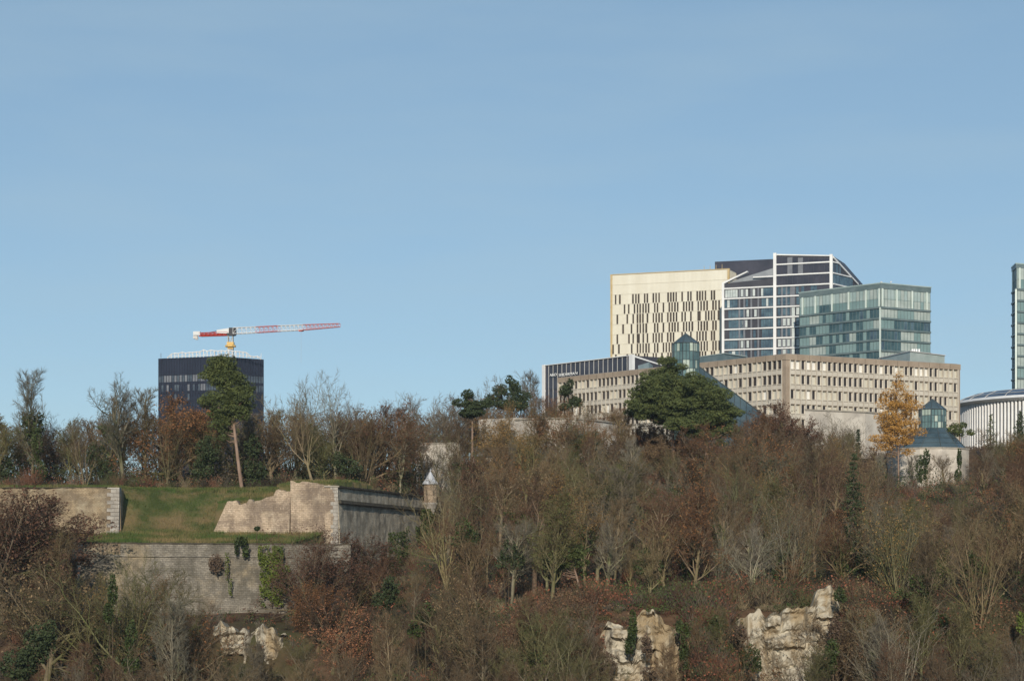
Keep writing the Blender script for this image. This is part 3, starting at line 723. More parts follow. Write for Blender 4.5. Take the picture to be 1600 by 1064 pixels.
# ---- crane
def crane():
    Y = 838; base = pt(360.3, Y); X = base.x; zb = 5; zsl = PZ(524, Y)
    root = thing('tower_crane', 'red and white tower crane rising behind the navy office tower', 'crane', (X, Y, zb))
    def lattice(mb, a, b, w0, w1, n, r=.11):
        # square truss from a to b (Vectors)
        d = (b - a).normalized(); side = d.cross(Vector((0, 0, 1)));
        if side.length < .1: side = Vector((1, 0, 0))
        side.normalize(); up = side.cross(d).normalized(); pr = None
        for i in range(n + 1):
            t = i / n; c = a.lerp(b, t); w_ = lerp(w0, w1, t) / 2
            q = [c + side * sx * w_ + up * sz * w_ for sx, sz in ((-1, -1), (1, -1), (1, 1), (-1, 1))]
            for k in range(4): mb.bar(q[k], q[(k + 1) % 4], r * .6)
            if pr:
                for k in range(4): mb.bar(pr[k], q[k], r); mb.bar(pr[k], q[(k + 1) % 4], r * .6)
            pr = q
    m = MB(); lattice(m, Vector((X, Y, zb)), Vector((X, Y, zsl)), 2.0, 2.0, 20, .19); mast = part('mast', m, M['steel'], root)
    m = MB(); z = PZ(540.5, Y); m.prism([(X + 2.4 * math.cos(t), Y + 2.4 * math.sin(t)) for t in [i * math.pi / 4 + .39 for i in range(8)]], z - .5, z + .3)
    m.box(X - 1.5, X + 1.5, Y - 1.5, Y + 1.5, z + .3, z + 1.6); m.box(X - 1.2, X + 1.2, Y - 1.2, Y + 1.2, z - 1.4, z - .5); part('climbing_frame', m, M['yellow'], mast)
    m = MB(); m.box(X - .5, X + 2.3, Y - 1.2, Y + 1.2, zsl, PZ(512.3, Y)); m.box(X - 1.4, X + 2.0, Y - 1.4, Y + 1.4, zsl - .2, zsl + .9); m.box(X + .9, X + 2.7, Y - 2.2, Y - 1.1, zsl - .1, zsl + 1.9); part('slewing_unit', m, M['black'], root)
    # jib: runs to the right and slightly towards the viewer
    e = pt(531, 806); d = Vector((e.x - X, e.y - Y, 0)).normalized()
    def at(px, py): 
        k = (px - 800) / FPX; s = (k * Y - X) / (d.x - k * d.y); q = Vector((X, Y, 0)) + d * s; q.z = PZ(py, q.y); return q
    segs = [(367, 402, 'white', 517, 515.4), (402, 436.5, 'pink', 515.4, 513.4), (436.5, 475.5, 'white', 513.4, 511.6), (475.5, 530, 'pink', 511.6, 508.2)]
    def wpx(px): return interp([(367, 2.6), (402, 2.5), (475, 2.2), (531, 1.4)], px)
    for a, b, c, ya, yb in segs:
        m = MB(); lattice(m, at(a, ya), at(b, yb), wpx(a), wpx(b), max(4, int((b - a) / 6)), .14); part('jib_section', m, M[c], root, label='%s lattice jib section' % ('faded red' if c == 'pink' else 'white'))
    q = at(470.5, 516); m = MB(); m.box(q.x - 1, q.x + 1, q.y - .8, q.y + .8, q.z - .5, q.z + .3); tr = part('trolley', m, M['red'], root)
    m = MB(); m.bar(q, (q.x, q.y, q.z - 14), .04, 3); part('hoist_cable', m, M['steel'], tr)
    # counter jib and ballast
    def cj(px, py): return at(px, py)
    m = MB(); lattice(m, cj(358, 521.5), cj(313, 523), 1.5, 1.5, 7, .17); a = cj(313, 523.3); b = cj(358, 522.2); m.tube([a, b], [.45, .45], 4, True); part('counter_jib', m, M['red'], root)
    m = MB(); a = cj(339, 517.6); b = cj(358, 516.2); m.hexa([tuple(v) for v in (a + Vector((0, -1, -.9)), b + Vector((0, -1, -1.5)), b + Vector((0, 1, -1.5)), a + Vector((0, 1, -.9)), a + Vector((0, -1, .5)), b + Vector((0, -1, .9)), b + Vector((0, 1, .9)), a + Vector((0, 1, .5)))]); part('winch_housing', m, M['white'], root)
    m = MB(); m.bar(cj(362, 512.6), cj(330, 519), .12); m.bar(cj(330, 519), cj(316, 520.5), .12); part('pendant_bar', m, M['black'], root)
    m = MB(); a = cj(302.3, 521); b = cj(313, 520.8); m.hexa([tuple(v) for v in (a + Vector((0, -1, -.9)), b + Vector((0, -1, -.9)), b + Vector((0, 1, -.9)), a + Vector((0, 1, -.9)), a + Vector((0, -1, .8)), b + Vector((0, -1, .8)), b + Vector((0, 1, .8)), a + Vector((0, 1, .8)))]); part('ballast', m, M['white'], root)
    m = MB(); a = cj(306, 527); m.box(a.x - 1.1, a.x + .9, a.y - .8, a.y + .8, a.z - .6, a.z + .6); m.box(a.x - .3, a.x + 1, a.y - .5, a.y + .5, a.z - 1.1, a.z - .6); part('ballast', m, M['steel'], root)
crane()

# ---- museum pieces: spire lantern with sloping glass roof, pale stone wings, right turret
def lantern(root, cx, cy, hw, zb, ze, za, seed, rot=.6):
    rg = random.Random(seed)
    n = 8; ring = [(cx + hw * math.cos(2 * math.pi * (i + rot) / n), cy + hw * math.sin(2 * math.pi * (i + rot) / n)) for i in range(n)]
    body = MB(); body.prism(ring, zb, ze); lt = part('lantern', body, M['spglass'], root)
    fr = MB()
    for i in range(n):
        a, b = ring[i], ring[(i + 1) % n]; fr.bar((*a, zb), (*a, ze), .11)
        fr.bar((*a, ze), (cx, cy, za), .10)
        for k in range(1, 3):
            q = (lerp(a[0], b[0], k / 3), lerp(a[1], b[1], k / 3)); fr.bar((*q, zb), (*q, ze), .07)
        nz_ = max(3, int((ze - zb) / 1.5))
        for k in range(nz_ + 1): z = lerp(zb, ze, k / nz_); fr.bar((*a, z), (*b, z), .13 if k == nz_ else .05)
        for k in range(1, 3):
            t = k / 3; A = Vector((*a, ze)).lerp(Vector((cx, cy, za)), t); B = Vector((*b, ze)).lerp(Vector((cx, cy, za)), t); fr.bar(A, B, .05)
    part('frame', fr, M['spframe'], lt)
    for i in range(n):
        F = Face(ring[i], ring[(i + 1) % n])
        for k in range(3):
            for z in range(max(3, int((ze - zb) / 1.5))):
                if rg.random() < .4:
                    h = (ze - zb) / max(3, int((ze - zb) / 1.5)); s0 = F.L * k / 3 + .06
                    pane = MB(); F.box(pane, s0, s0 + F.L / 3 - .12, zb + z * h + .08, zb + (z + 1) * h - .08, .005, .03); part('pane', pane, M['sppale'], lt)
    rf = MB(); i0 = len(rf.v); rf.v += [(x, y, ze) for x, y in ring] + [(cx, cy, za)]
    for i in range(n): rf.f.append((i, (i + 1) % n, n))
    rf.f.append(tuple(reversed(range(n)))); part('lantern_roof', rf, M['spglass2'], lt)
    return lt
def spire():
    Y = 402; cx = PX(1071.5, Y); zb = PZ(590, Y); hw = 2.85
    root = thing('glass_spire', 'pointed glass lantern rising above the big dark pine over the museum roof', 'glass spire', (cx, Y, 15))
    m = MB(); m.prism([(cx + hw * .98 * math.cos(2 * math.pi * (i + .6) / 8), Y + hw * .98 * math.sin(2 * math.pi * (i + .6) / 8)) for i in range(8)], 15, zb); part('shaft', m, M['spglass'], root)
    lantern(root, cx, Y, hw, zb, PZ(537, Y), PZ(521, Y), 3)
    # sloping glazed ridge both ways
    for sgn, px1, py1, px0, py0 in ((1, 1222, 671, 1091, 572),):
        a = Vector((PX(px0, Y), Y, PZ(py0, Y))); b = Vector((PX(px1, Y), Y + 2, PZ(py1, Y + 2))); m = MB(); dy = Vector((0, 7, -5)); dn = Vector((0, -5, -7))
        m.hexa([tuple(v) for v in (Vector((a.x, a.y - 5, 14)), Vector((b.x, b.y - 5, 14)), Vector((b.x, b.y + 7, 14)), Vector((a.x, a.y + 7, 14)), a + Vector((0, -5, -5.5)), b + Vector((0, -5, -2)), b + Vector((0, 7, -2)), a + Vector((0, 7, -5.5)))]) if 0 else None
        a2, b2 = (a, b) if sgn > 0 else (b, a)
        m.hexa([(a2.x, Y - 4.5, 14), (b2.x, Y - 4.5, 14), (b2.x, Y + 5, 14), (a2.x, Y + 5, 14),
                (a2.x, Y - .2, a2.z), (b2.x, Y - .2, b2.z), (b2.x, Y + .2, b2.z), (a2.x, Y + .2, a2.z)])
        sl = part('glass_roof', m, M['spglass2'], root)
        fr = MB()
        for k in range(15):
            t = k / 14; x = lerp(a2.x, b2.x, t); z = lerp(a2.z, b2.z, t); fr.bar((x, Y - .25, z + .03), (x, Y - 4.55, 14), .05)
        fr.bar((a2.x, Y - .2, a2.z), (b2.x, Y - .2, b2.z), .13)
        for k in range(1, 6):
            t = k / 6; fr.bar((a2.x, lerp(Y - .25, Y - 4.55, t), lerp(a2.z, 14, t)), (b2.x, lerp(Y - .25, Y - 4.55, t), lerp(b2.z, 14, t)), .04)
        part('frame', fr, M['spframe'], sl)
spire()
def museum():
    root = thing('museum', 'pale limestone museum wings with a curved parapet half hidden by bare trees', 'museum', (PX(860, 372), 372, 8))
    f = Face(pt(748, 372), pt(806, 366)); m = MB(); zt = f.z_at(748, 655.5)
    f.box(m, 0, f.L, 5, zt, -14, 0); part('wall', m, M['lime'], root, label='pale end block of the museum')
    # long curved front wall
    m = MB(); n = 20; ztc = PZ(657, 366)
    pts = [pt(806 + 172 * i / n, 366 - 9 * math.sin(i / n * math.pi * .9) + 14 * (i / n) ** 2) for i in range(n + 1)]
    for i in range(n):
        a, b = pts[i], pts[i + 1]; F = Face(a, b); z0 = ztc + .0; F.box(m, 0, F.L, 5, z0 - .25 * (i / n), -6, 0)
    part('wall', m, M['lime'], root)
    m = MB()
    for i in range(n):
        a, b = pts[i], pts[i + 1]; F = Face(a, b); F.box(m, 0, F.L, ztc + .01 - .25 * (i / n), ztc + .3 - .25 * (i / n), -6.2, .25)
    part('parapet', m, M['capstone'], root)
    m = MB()
    for i in range(n):
        a, b = pts[i], pts[i + 1]; F = Face(a, b); 
        if 7 < i < 15: F.box(m, 0, F.L, ztc - 4.6, ztc - 2.6, .02, .25)
    part('window_band', m, M['gdark'], root)
    m = MB(); F = Face(pt(890, 356), pt(936, 357)); F.slant(m, 0, F.L, PZ(694, 356), PZ(694, 356), PZ(672, 356), PZ(674, 356), -3, 0); part('glass_roof', m, M['spglass'], root)
    # lean-to glass roof at the left end
    m = MB(); F = Face(pt(744, 360), pt(792, 358)); F.slant(m, 0, F.L, 6, 6, PZ(713, 360), PZ(672, 360), -5, 0); part('glass_roof', m, M['spglass2'], root)
    m = MB(); F = Face(pt(738, 350), pt(790, 350)); F.box(m, 0, F.L, 3, PZ(715, 350), -5, 0); part('wall', m, M['lime'], root)
    m = MB(); F = Face(pt(835, 350), pt(925, 352)); F.box(m, 0, F.L, 3, PZ(697, 350), -5, 0); part('wall', m, M['lime'], root)
    m = MB(); F = Face(pt(846, 349), pt(862, 349)); F.box(m, 0, F.L, 3, PZ(700, 350), .1, .3); part('window', m, M['gdark'], root)
    for px, py in ((752, 713), (741, 768)):
        m = MB(); Y = 346; p = pt(px, Y); m.box(p.x - .9, p.x + .9, p.y, p.y + 2, PZ(py + 9, Y), PZ(py, Y)); bx = part('bay_box', m, M['ochre'], root)
        m = MB(); m.prism([(p.x - 1.3, p.y - .3), (p.x + 1.3, p.y - .3), (p.x + 1.3, p.y + 2.3), (p.x - 1.3, p.y + 2.3)], PZ(py, Y), PZ(py - 7, Y), [(p.x - .3, p.y + .8), (p.x + .3, p.y + .8), (p.x + .3, p.y + 1.2), (p.x - .3, p.y + 1.2)]); part('box_roof', m, M['roofgrey'], bx)
    r2 = thing('stone_wall', 'low pale stone wall among trees behind the sentry box', 'wall', (*pt(650, 340), 6))
    f = Face(pt(650, 340), pt(718, 338)); m = MB(); f.box(m, 0, f.L, 2, f.z_at(650, 693.5), -1.2, 0); part('wall', m, M['lime'], r2)
    m = MB(); f.box(m, -.15, f.L + .15, f.z_at(650, 693.5), f.z_at(650, 692), -1.4, .2); part('coping', m, M['capstone'], r2)
    r3 = thing('museum', 'pale grey museum wall behind bare trees left of the golden larch', 'museum', (*pt(1260, 405), 12))
    f = Face(pt(1258, 408), pt(1352, 398)); m = MB(); f.slant(m, 0, f.L, 8, 8, f.z_at(1258, 641), f.z_at(1350, 645), -9, 0); part('wall', m, M['lime'], r3)
    m = MB(); f.slant(m, 0, f.L + .2, f.z_at(1258, 641) + .01, f.z_at(1350, 645) + .01, f.z_at(1258, 641) + .3, f.z_at(1350, 645) + .3, -9.2, .2); part('coping', m, M['capstone'], r3)
museum()
def turret():
    Y = 382; cx = PX(1462, Y); R = 8.3; cyy = Y + R * .9
    root = thing('museum_turret', 'round pale stone turret with blue glass roof and pointed lantern on top', 'turret', (cx, cyy, 8))
    n = 12; ring = [(cx + R * math.cos(2 * math.pi * (i + .25) / n), cyy + R * math.sin(2 * math.pi * (i + .25) / n)) for i in range(n)]
    zt = PZ(701, Y); m = MB(); m.prism(ring, 4, zt); part('wall', m, M['lime'], root)
    m = MB(); q = [(cx + (x - cx) * 1.015, cyy + (y - cyy) * 1.015) for x, y in ring]; m.prism(q, zt, zt + .3); part('parapet', m, M['capstone'], root)
    # stone joints
    m = MB()
    for k in range(1, 9):
        z = zt - k * 1.1
        for i in range(n): F = Face(ring[i], ring[(i + 1) % n]); F.box(m, 0, F.L, z - .03, z, .004, .02)
    part('joint', m, M['conclt'], root, kind='stuff')
    zl = PZ(672, Y + 8); tip = (PX(1457, cyy), cyy)
    s8 = [(tip[0] + 2.9 * math.cos(2 * math.pi * (i + .25) / n), tip[1] + 2.9 * math.sin(2 * math.pi * (i + .25) / n)) for i in range(n)]
    base = [(cx + (x - cx) * .93, cyy + (y - cyy) * .93) for x, y in ring]
    m = MB(); m.prism(base, zt + .2, zl + .3, s8); gr = part('glass_roof', m, M['spglass2'], root)
    fr = MB()
    for i in range(n): fr.bar((*base[i], zt + .25), (*s8[i], zl + .35), .09)
    for i in range(n):
        j = (i + 1) % n
        for t in (.25, .5, .75):
            a = Vector((*base[i], zt + .25)).lerp(Vector((*s8[i], zl + .35)), t); b = Vector((*base[j], zt + .25)).lerp(Vector((*s8[j], zl + .35)), t); fr.bar(a, b, .05)
    part('frame', fr, M['spframe'], gr)
    lantern(root, tip[0], tip[1], 2.7, zl + .3, PZ(640, cyy), PZ(623.5, cyy), 7)
turret()

# ---------------------------------------------------------------- fort walls
def rough_wall(name, label, A, B, zb, tops, thick, batter, material, step=.5, jit=.05, quoin=None, cat='fort wall', jag=.0, lean0=.0):
    """tops: list of (s fraction, z). Local X runs along the wall; front is -Y"""
    A = Vector(A); B = Vector(B); L_ = (B - A).length; ang = math.atan2(B.y - A.y, B.x - A.x)
    root = thing(name, label, cat, (A.x, A.y, 0), ang)
    n = max(2, int(L_ / step)); m = MB(); nr = 14; idx = {}
    for i in range(n + 1):
        t = i / n; s = t * L_; zt = interp(tops, t) + jag * (noise.cell(Vector((s * 1.3, A.x, 2))) - .5 + .8 * noise.noise(Vector((s * .5, A.x, 5))))
        for r in range(nr + 1):
            z = lerp(zb, zt, r / nr); y = -batter * (zt - z) + noise.noise(Vector((s * .7 + A.x, z * .9, 1))) * jit * (0 if i in (0, n) else 1)
            idx[i, r] = len(m.v); m.v.append((s - lean0 * max(0, 1 - t * 2) * (zt - z), y, z))
        idx[i, 'b'] = len(m.v); m.v.append((s, thick, zt)); idx[i, 'c'] = len(m.v); m.v.append((s, thick, zb))
    for i in range(n):
        for r in range(nr): m.f.append((idx[i, r], idx[i + 1, r], idx[i + 1, r + 1], idx[i, r + 1]))
        m.f.append((idx[i, nr], idx[i + 1, nr], idx[i + 1, 'b'], idx[i, 'b'])); m.f.append((idx[i, 'b'], idx[i + 1, 'b'], idx[i + 1, 'c'], idx[i, 'c']))
    for i, rev in ((0, 0), (n, 1)):
        ring = [idx[i, r] for r in range(nr + 1)] + [idx[i, 'b'], idx[i, 'c']]
        m.f.append(tuple(ring) if not rev else tuple(reversed(ring)))
    part('masonry', m, material, root, world=False)
    return root, L_
def cap(root, L_, tops, thick, mt, h=.18, over=.15, s0=0, s1=1, dy=0, name='coping'):
    m = MB(); n = max(2, int(L_ * (s1 - s0) / 1.0)); rg = random.Random(8)
    for i in range(n):
        a = lerp(s0, s1, i / n); b = lerp(s0, s1, (i + 1) / n); za = interp(tops, a) + dy; zb_ = interp(tops, b) + dy; j = rg.uniform(-.03, .03); hh = h + rg.uniform(-.03, .05)
        m.hexa([(a * L_ + .01, -over + j, za), (b * L_ - .01, -over + j, zb_), (b * L_ - .01, thick, zb_), (a * L_ + .01, thick, za), (a * L_ + .01, -over + j, za + hh), (b * L_ - .01, -over + j, zb_ + hh), (b * L_ - .01, thick, zb_ + hh), (a * L_ + .01, thick, za + hh)])
    part(name, m, mt, root, world=False)
def quoins(root, s_side, L_, zb, zt, batter, wdt=1.5, th=1.2):
    m = MB(); z = zb; k = 0; rg = random.Random(5)
    while z < zt - .05:
        h = min(.55, zt - z); w_ = wdt if k % 2 else wdt * .68; zc = z + h / 2; y0 = -batter * (zt - zc) - .06 + rg.uniform(-.015, .015)
        a, b = (L_ - w_, L_ + .06) if s_side else (-.06, w_)
        m.box(a, b, y0, th, z + .015, z + h - .015); z += h; k += 1
    part('quoin', m, M['quoin'], root, world=False)
# lower scarp
zt0 = PZ(848.5, 255)
r, l_ = rough_wall('fort_wall', 'long weathered lower fort wall under the grass berm', pt(127, 255), (-21.5, 256), -14, [(0, zt0), (.5, zt0 - .12), (1, zt0 - .25)], 1.6, .09, M['wall_low'], jit=.2)
cap(r, l_, [(0, zt0), (.5, zt0 - .12), (1, zt0 - .25)], 1.7, M['cap'], .14, .12)
m = MB(); m.hexa([(0.1, -.34, zt0 - 1.72), (l_, -.34, zt0 - 1.95), (l_, .4, zt0 - 1.95), (0.1, .4, zt0 - 1.72), (0.1, -.2, zt0 - 1.55), (l_, -.2, zt0 - 1.78), (l_, .4, zt0 - 1.78), (0.1, .4, zt0 - 1.55)]); part('string_course', m, M['wall_low'], r, world=False)
m = MB(); m.hexa([(0.3, -.2, zt0 - 1.5), (5.2, -.2, zt0 - 1.5), (5.2, .3, zt0 - 1.5), (0.3, .3, zt0 - 1.5), (0.3, -.06, zt0 - .03), (5.2, -.06, zt0 - .03), (5.2, .3, zt0 - .03), (0.3, .3, zt0 - .03)]); part('repaired_masonry', m, M['wall_ochre'], r, world=False, label='warm ochre patch of newer stone')
# its left return
r, l_ = rough_wall('fort_wall', 'short return wall at the left end of the lower fort wall', (-60.6, 262), pt(126.3, 254.9), -14, [(0, zt0), (1, zt0)], 1.5, .09, M['wall_ochre'], jit=.1)
quoins(r, True, l_, -9, zt0, .09, 1.2)
# upper left scarp
z1 = PZ(762.5, 275)
r, l_ = rough_wall('fort_wall', 'ochre rubble upper fort wall left of the grassy gap', (-84, 275.6), pt(186, 275), -1, [(0, z1), (1, z1 + .05)], 1.5, .07, M['wall_ochre'], jit=.2, jag=.12)
quoins(r, True, l_, -.6, z1 + .1, .07, 1.7)
cap(r, l_, [(0, z1), (1, z1 + .05)], 1.3, M['cap'], .1, .06, 0, .93)
r, l_ = rough_wall('fort_wall', 'dark return face beside the pale quoin blocks at the grassy gap', (pt(187.2, 275.2)), (pt(194, 281)), -1, [(0, z1 - .1), (1, z1 - .5)], 1.2, .03, M['wall_ochre'], jit=.1)
# centre: ruined low part + block
def cz(py): return PZ(py, 275)
tops = [(0, cz(783)), (.05, cz(781.5)), (.40, cz(782)), (.44, cz(777)), (.56, cz(775)), (.60, cz(769.5)), (.80, cz(768)), (.83, cz(764)), (1, cz(763))]
r, l_ = rough_wall('fort_wall', 'low sunlit ruined fort wall with a broken stepped top right of the grassy gap', pt(355, 275), pt(454, 274.2), -1, tops, 1.3, .16, M['wall_warm'], .35, .2, jag=.5, lean0=.42)
tops = [(0, cz(752)), (.4, cz(753)), (.8, cz(758)), (1, cz(760.5))]
r, l_ = rough_wall('fort_wall', 'tall sunlit sandstone corner block of the upper fort wall', pt(454, 274), (WA.x, WA.y), -9, tops, 1.6, .045, M['wall_warm'], .4, .16, jag=.22)
quoins(r, True, l_, -8.5, cz(760.5), .045, 1.0)
m = MB(); m.hexa([(l_ - 1.9, -.2, cz(760.8)), (l_ + .2, -.2, cz(760.8)), (l_ + .2, 1.4, cz(760.8)), (l_ - 1.9, 1.4, cz(759.6)), (l_ - 1.9, -.2, cz(758.5)), (l_ + .2, -.2, cz(758.8)), (l_ + .2, 1.4, cz(758.8)), (l_ - 1.9, 1.4, cz(758.5))]); part('corner_cap', m, M['capstone'], r, world=False)
# right wing in grazing light
ztA = PZ(761.5, 275); ztB = PZ(776.5, 320); zcA = PZ(783, 275); zcB = PZ(795.5, 320)
A2 = WA + WU * .1; r, l_ = rough_wall('fort_wall', 'long grey right wing of the fort wall running back to the sentry box', A2, WB, -10, [(0, ztA), (1, ztB)], 1.8, .05, M['wall_shade'], .6, .1)
cap(r, l_, [(0, ztA), (1, ztB)], 1.6, M['cap'], .25, .28)
m = MB(); ya = -.05 * (ztA - zcA); 
m.hexa([(.1, ya - .45, zcA - .28), (l_, ya - .45, zcB - .28), (l_, .4, zcB - .28), (.1, .4, zcA - .28), (.1, ya - .32, zcA + .2), (l_, ya - .32, zcB + .2), (l_, .4, zcB + .2), (.1, .4, zcA + .2)]); part('string_course', m, M['cap'], r, world=False)
# sentry box
def sentry():
    Y = 320; cx = PX(672.5, Y); cyy = Y - .3
    root = thing('sentry_box', 'small stone sentry box with pointed grey roof on the fort wall corner', 'sentry box', (cx, cyy, 0))
    R = 1.13; n = 8
    ring = lambda k: [(R * k * math.cos(2 * math.pi * (i + .5) / n), R * k * math.sin(2 * math.pi * (i + .5) / n)) for i in range(n)]
    zc = PZ(785, Y); ze = PZ(756.5, Y); za = PZ(736.5, Y)
    m = MB(); m.prism(ring(1), zc, ze); part('wall', m, M['wall_warm'], root, world=False)
    m = MB(); m.prism(ring(1.12), zc - .3, zc, ring(1.12)); m.prism(ring(.2), zc - 2.9, zc - .3, ring(1.05)); part('corbel', m, M['quoin'], root, world=False)
    m = MB(); m.prism(ring(1.28), ze, ze + .14); m.prism(ring(1.25), ze + .14, ze + .75, ring(.8)); m.prism(ring(.8), ze + .75, za, ring(.06)); rf = part('roof', m, M['zinc'], root, world=False)
    m = MB(); m.bar((0, 0, za - .1), (0, 0, za + .5), .04, 6); m.prism([(a * .09, b * .09) for a, b in ring(1)], za + .1, za + .28); part('finial', m, M['zinc'], rf, world=False)
    m = MB()
    for a in (-2.1, -.95): 
        c, s = math.cos(a), math.sin(a); m.box(c * R * .93 - .11, c * R * .93 + .11, s * R * .93 - .11, s * R * .93 + .05, ze - 1.9, ze - 1.1)
    part('loophole', m, M['slot'], root, world=False)
sentry()

# ---------------------------------------------------------------- cliffs
def cliff(name, x0, x1, Y, ytop_tab, zb, seed, label=None):
    """limestone outcrop: x in photo px at distance Y, tops as px table"""
    X0, X1 = PX(x0, Y), PX(x1, Y); nx = int((X1 - X0) / .22); nz_ = 70; m = MB(); idx = {}
    for i in range(nx + 1):
        x = lerp(X0, X1, i / nx); px = 800 + x / Y * FPX; zt = PZ(interp(ytop_tab, px), Y) + noise.noise(Vector((x * 1.4, seed, 0))) * .7
        edge = min(1, i / 6, (nx - i) / 6)
        for r in range(nz_ + 1):
            z = lerp(zb, zt, r / nz_)
            col = math.floor(x / 1.3 + noise.noise(Vector((z * .25, seed, 4))) * .9 + noise.noise(Vector((x * .4, 1, seed))) * 1.2); lay = math.floor(z / 1.25 + noise.noise(Vector((x * .25, seed, 9))) * .8)
            blk = noise.cell(Vector((col * 1.7, lay * 2.3, seed))) * 1.0
            big = noise.noise(Vector((x * .22, z * .1, seed))) * 2.2
            crack = -.3 * math.exp(-((z / 1.9 + noise.noise(Vector((x * .3, 2, seed))) * .7) % 1 - .5) ** 2 * 160); d = big * .5 + crack + blk * .7 + noise.fractal(Vector((x * .9, z * .9, seed)), .8, 2.2, 5) * .55
            d = max(d, -.5) - (1 - edge) * 2.0
            lean = (zt - z) * .10
            idx[i, r] = len(m.v); m.v.append((x, Y - 1.2 - d - lean, z))
        idx[i, 'b'] = len(m.v); m.v.append((x, Y + 3.5, zt - .6)); idx[i, 'c'] = len(m.v); m.v.append((x, Y + 3.5, zb))
    for i in range(nx):
        for r in range(nz_): m.f.append((idx[i, r], idx[i + 1, r], idx[i + 1, r + 1], idx[i, r + 1]))
        m.f.append((idx[i, nz_], idx[i + 1, nz_], idx[i + 1, 'b'], idx[i, 'b']))
    for i, rev in ((0, 0), (nx, 1)):
        ring = [idx[i, r] for r in range(nz_ + 1)] + [idx[i, 'b'], idx[i, 'c']]; m.f.append(tuple(ring) if not rev else tuple(reversed(ring)))
    return struct(name, mesh_from(name, m, M['rock']))
cliff('cliff', 936, 1062, 208.5, [(936, 990), (950, 970), (972, 976), (984, 992), (992, 966), (1008, 948), (1020, 952), (1036, 973), (1062, 982)], -24, 2)
cliff('cliff', 1148, 1314, 209, [(1148, 972), (1175, 954), (1200, 960), (1232, 948), (1260, 950), (1274, 926), (1290, 912), (1304, 922), (1314, 950)], -24, 3)
cliff('cliff', 332, 402, 239.5, [(332, 978), (345, 970), (370, 982), (402, 986)], -22, 5)
cliff('cliff', 398, 448, 238.6, [(398, 984), (412, 974), (430, 984), (448, 994)], -22, 6)
cliff('cliff', 1405, 1425, 222, [(1405, 950), (1415, 940), (1425, 965)], -20, 7)

# ---------------------------------------------------------------- tree meshes
def rv(rg, s=1.0): return Vector((rg.gauss(0, s), rg.gauss(0, s), rg.gauss(0, s)))
def cards(centers, size, rng, aspect=.6, up=0.0, jitter=0.0):
    """N leaf-sized triangles pairs: quads with random orientation"""
    n = len(centers); c = np.asarray(centers) + rng.normal(0, jitter, (n, 3)) if jitter else np.asarray(centers)
    a = rng.normal(0, 1, (n, 3)); a[:, 2] += up; a /= np.linalg.norm(a, axis=1)[:, None]
    b = rng.normal(0, 1, (n, 3)); b -= (a * b).sum(1)[:, None] * a; b /= np.linalg.norm(b, axis=1)[:, None]
    s = (size * rng.uniform(.6, 1.4, n))[:, None]
    v = np.stack([c - b * s * aspect * .5, c + a * s * .5 - b * s * .1, c + b * s * aspect * .5, c - a * s * .6], 1).reshape(-1, 3)
    return v, np.arange(4 * n).reshape(n, 4)

FORMS = {
    # trunk length, limbs, limb start, limb length, limb angle, lvl2 n, lvl3 n, twigs n, droop/up
    'spread': dict(tl=.50, nl=9, st=.40, ll=.52, an=(25, 66), up=.08, n2=9, n3=5, nt=6, wob=.18),
    'slender': dict(tl=.93, nl=24, st=.28, ll=.33, an=(28, 55), up=.14, n2=6, n3=4, nt=6, wob=.10),
    'tall': dict(tl=.80, nl=15, st=.36, ll=.38, an=(26, 64), up=.09, n2=8, n3=5, nt=6, wob=.16),
    'fork': dict(tl=.30, nl=5, st=.75, ll=.70, an=(8, 32), up=.08, n2=9, n3=5, nt=6, wob=.14),
    'multi': dict(tl=.05, nl=9, st=.2, ll=.90, an=(4, 24), up=.07, n2=9, n3=4, nt=5, wob=.09),
    'round': dict(tl=.35, nl=14, st=.4, ll=.46, an=(15, 85), up=.05, n2=9, n3=6, nt=7, wob=.2),
}
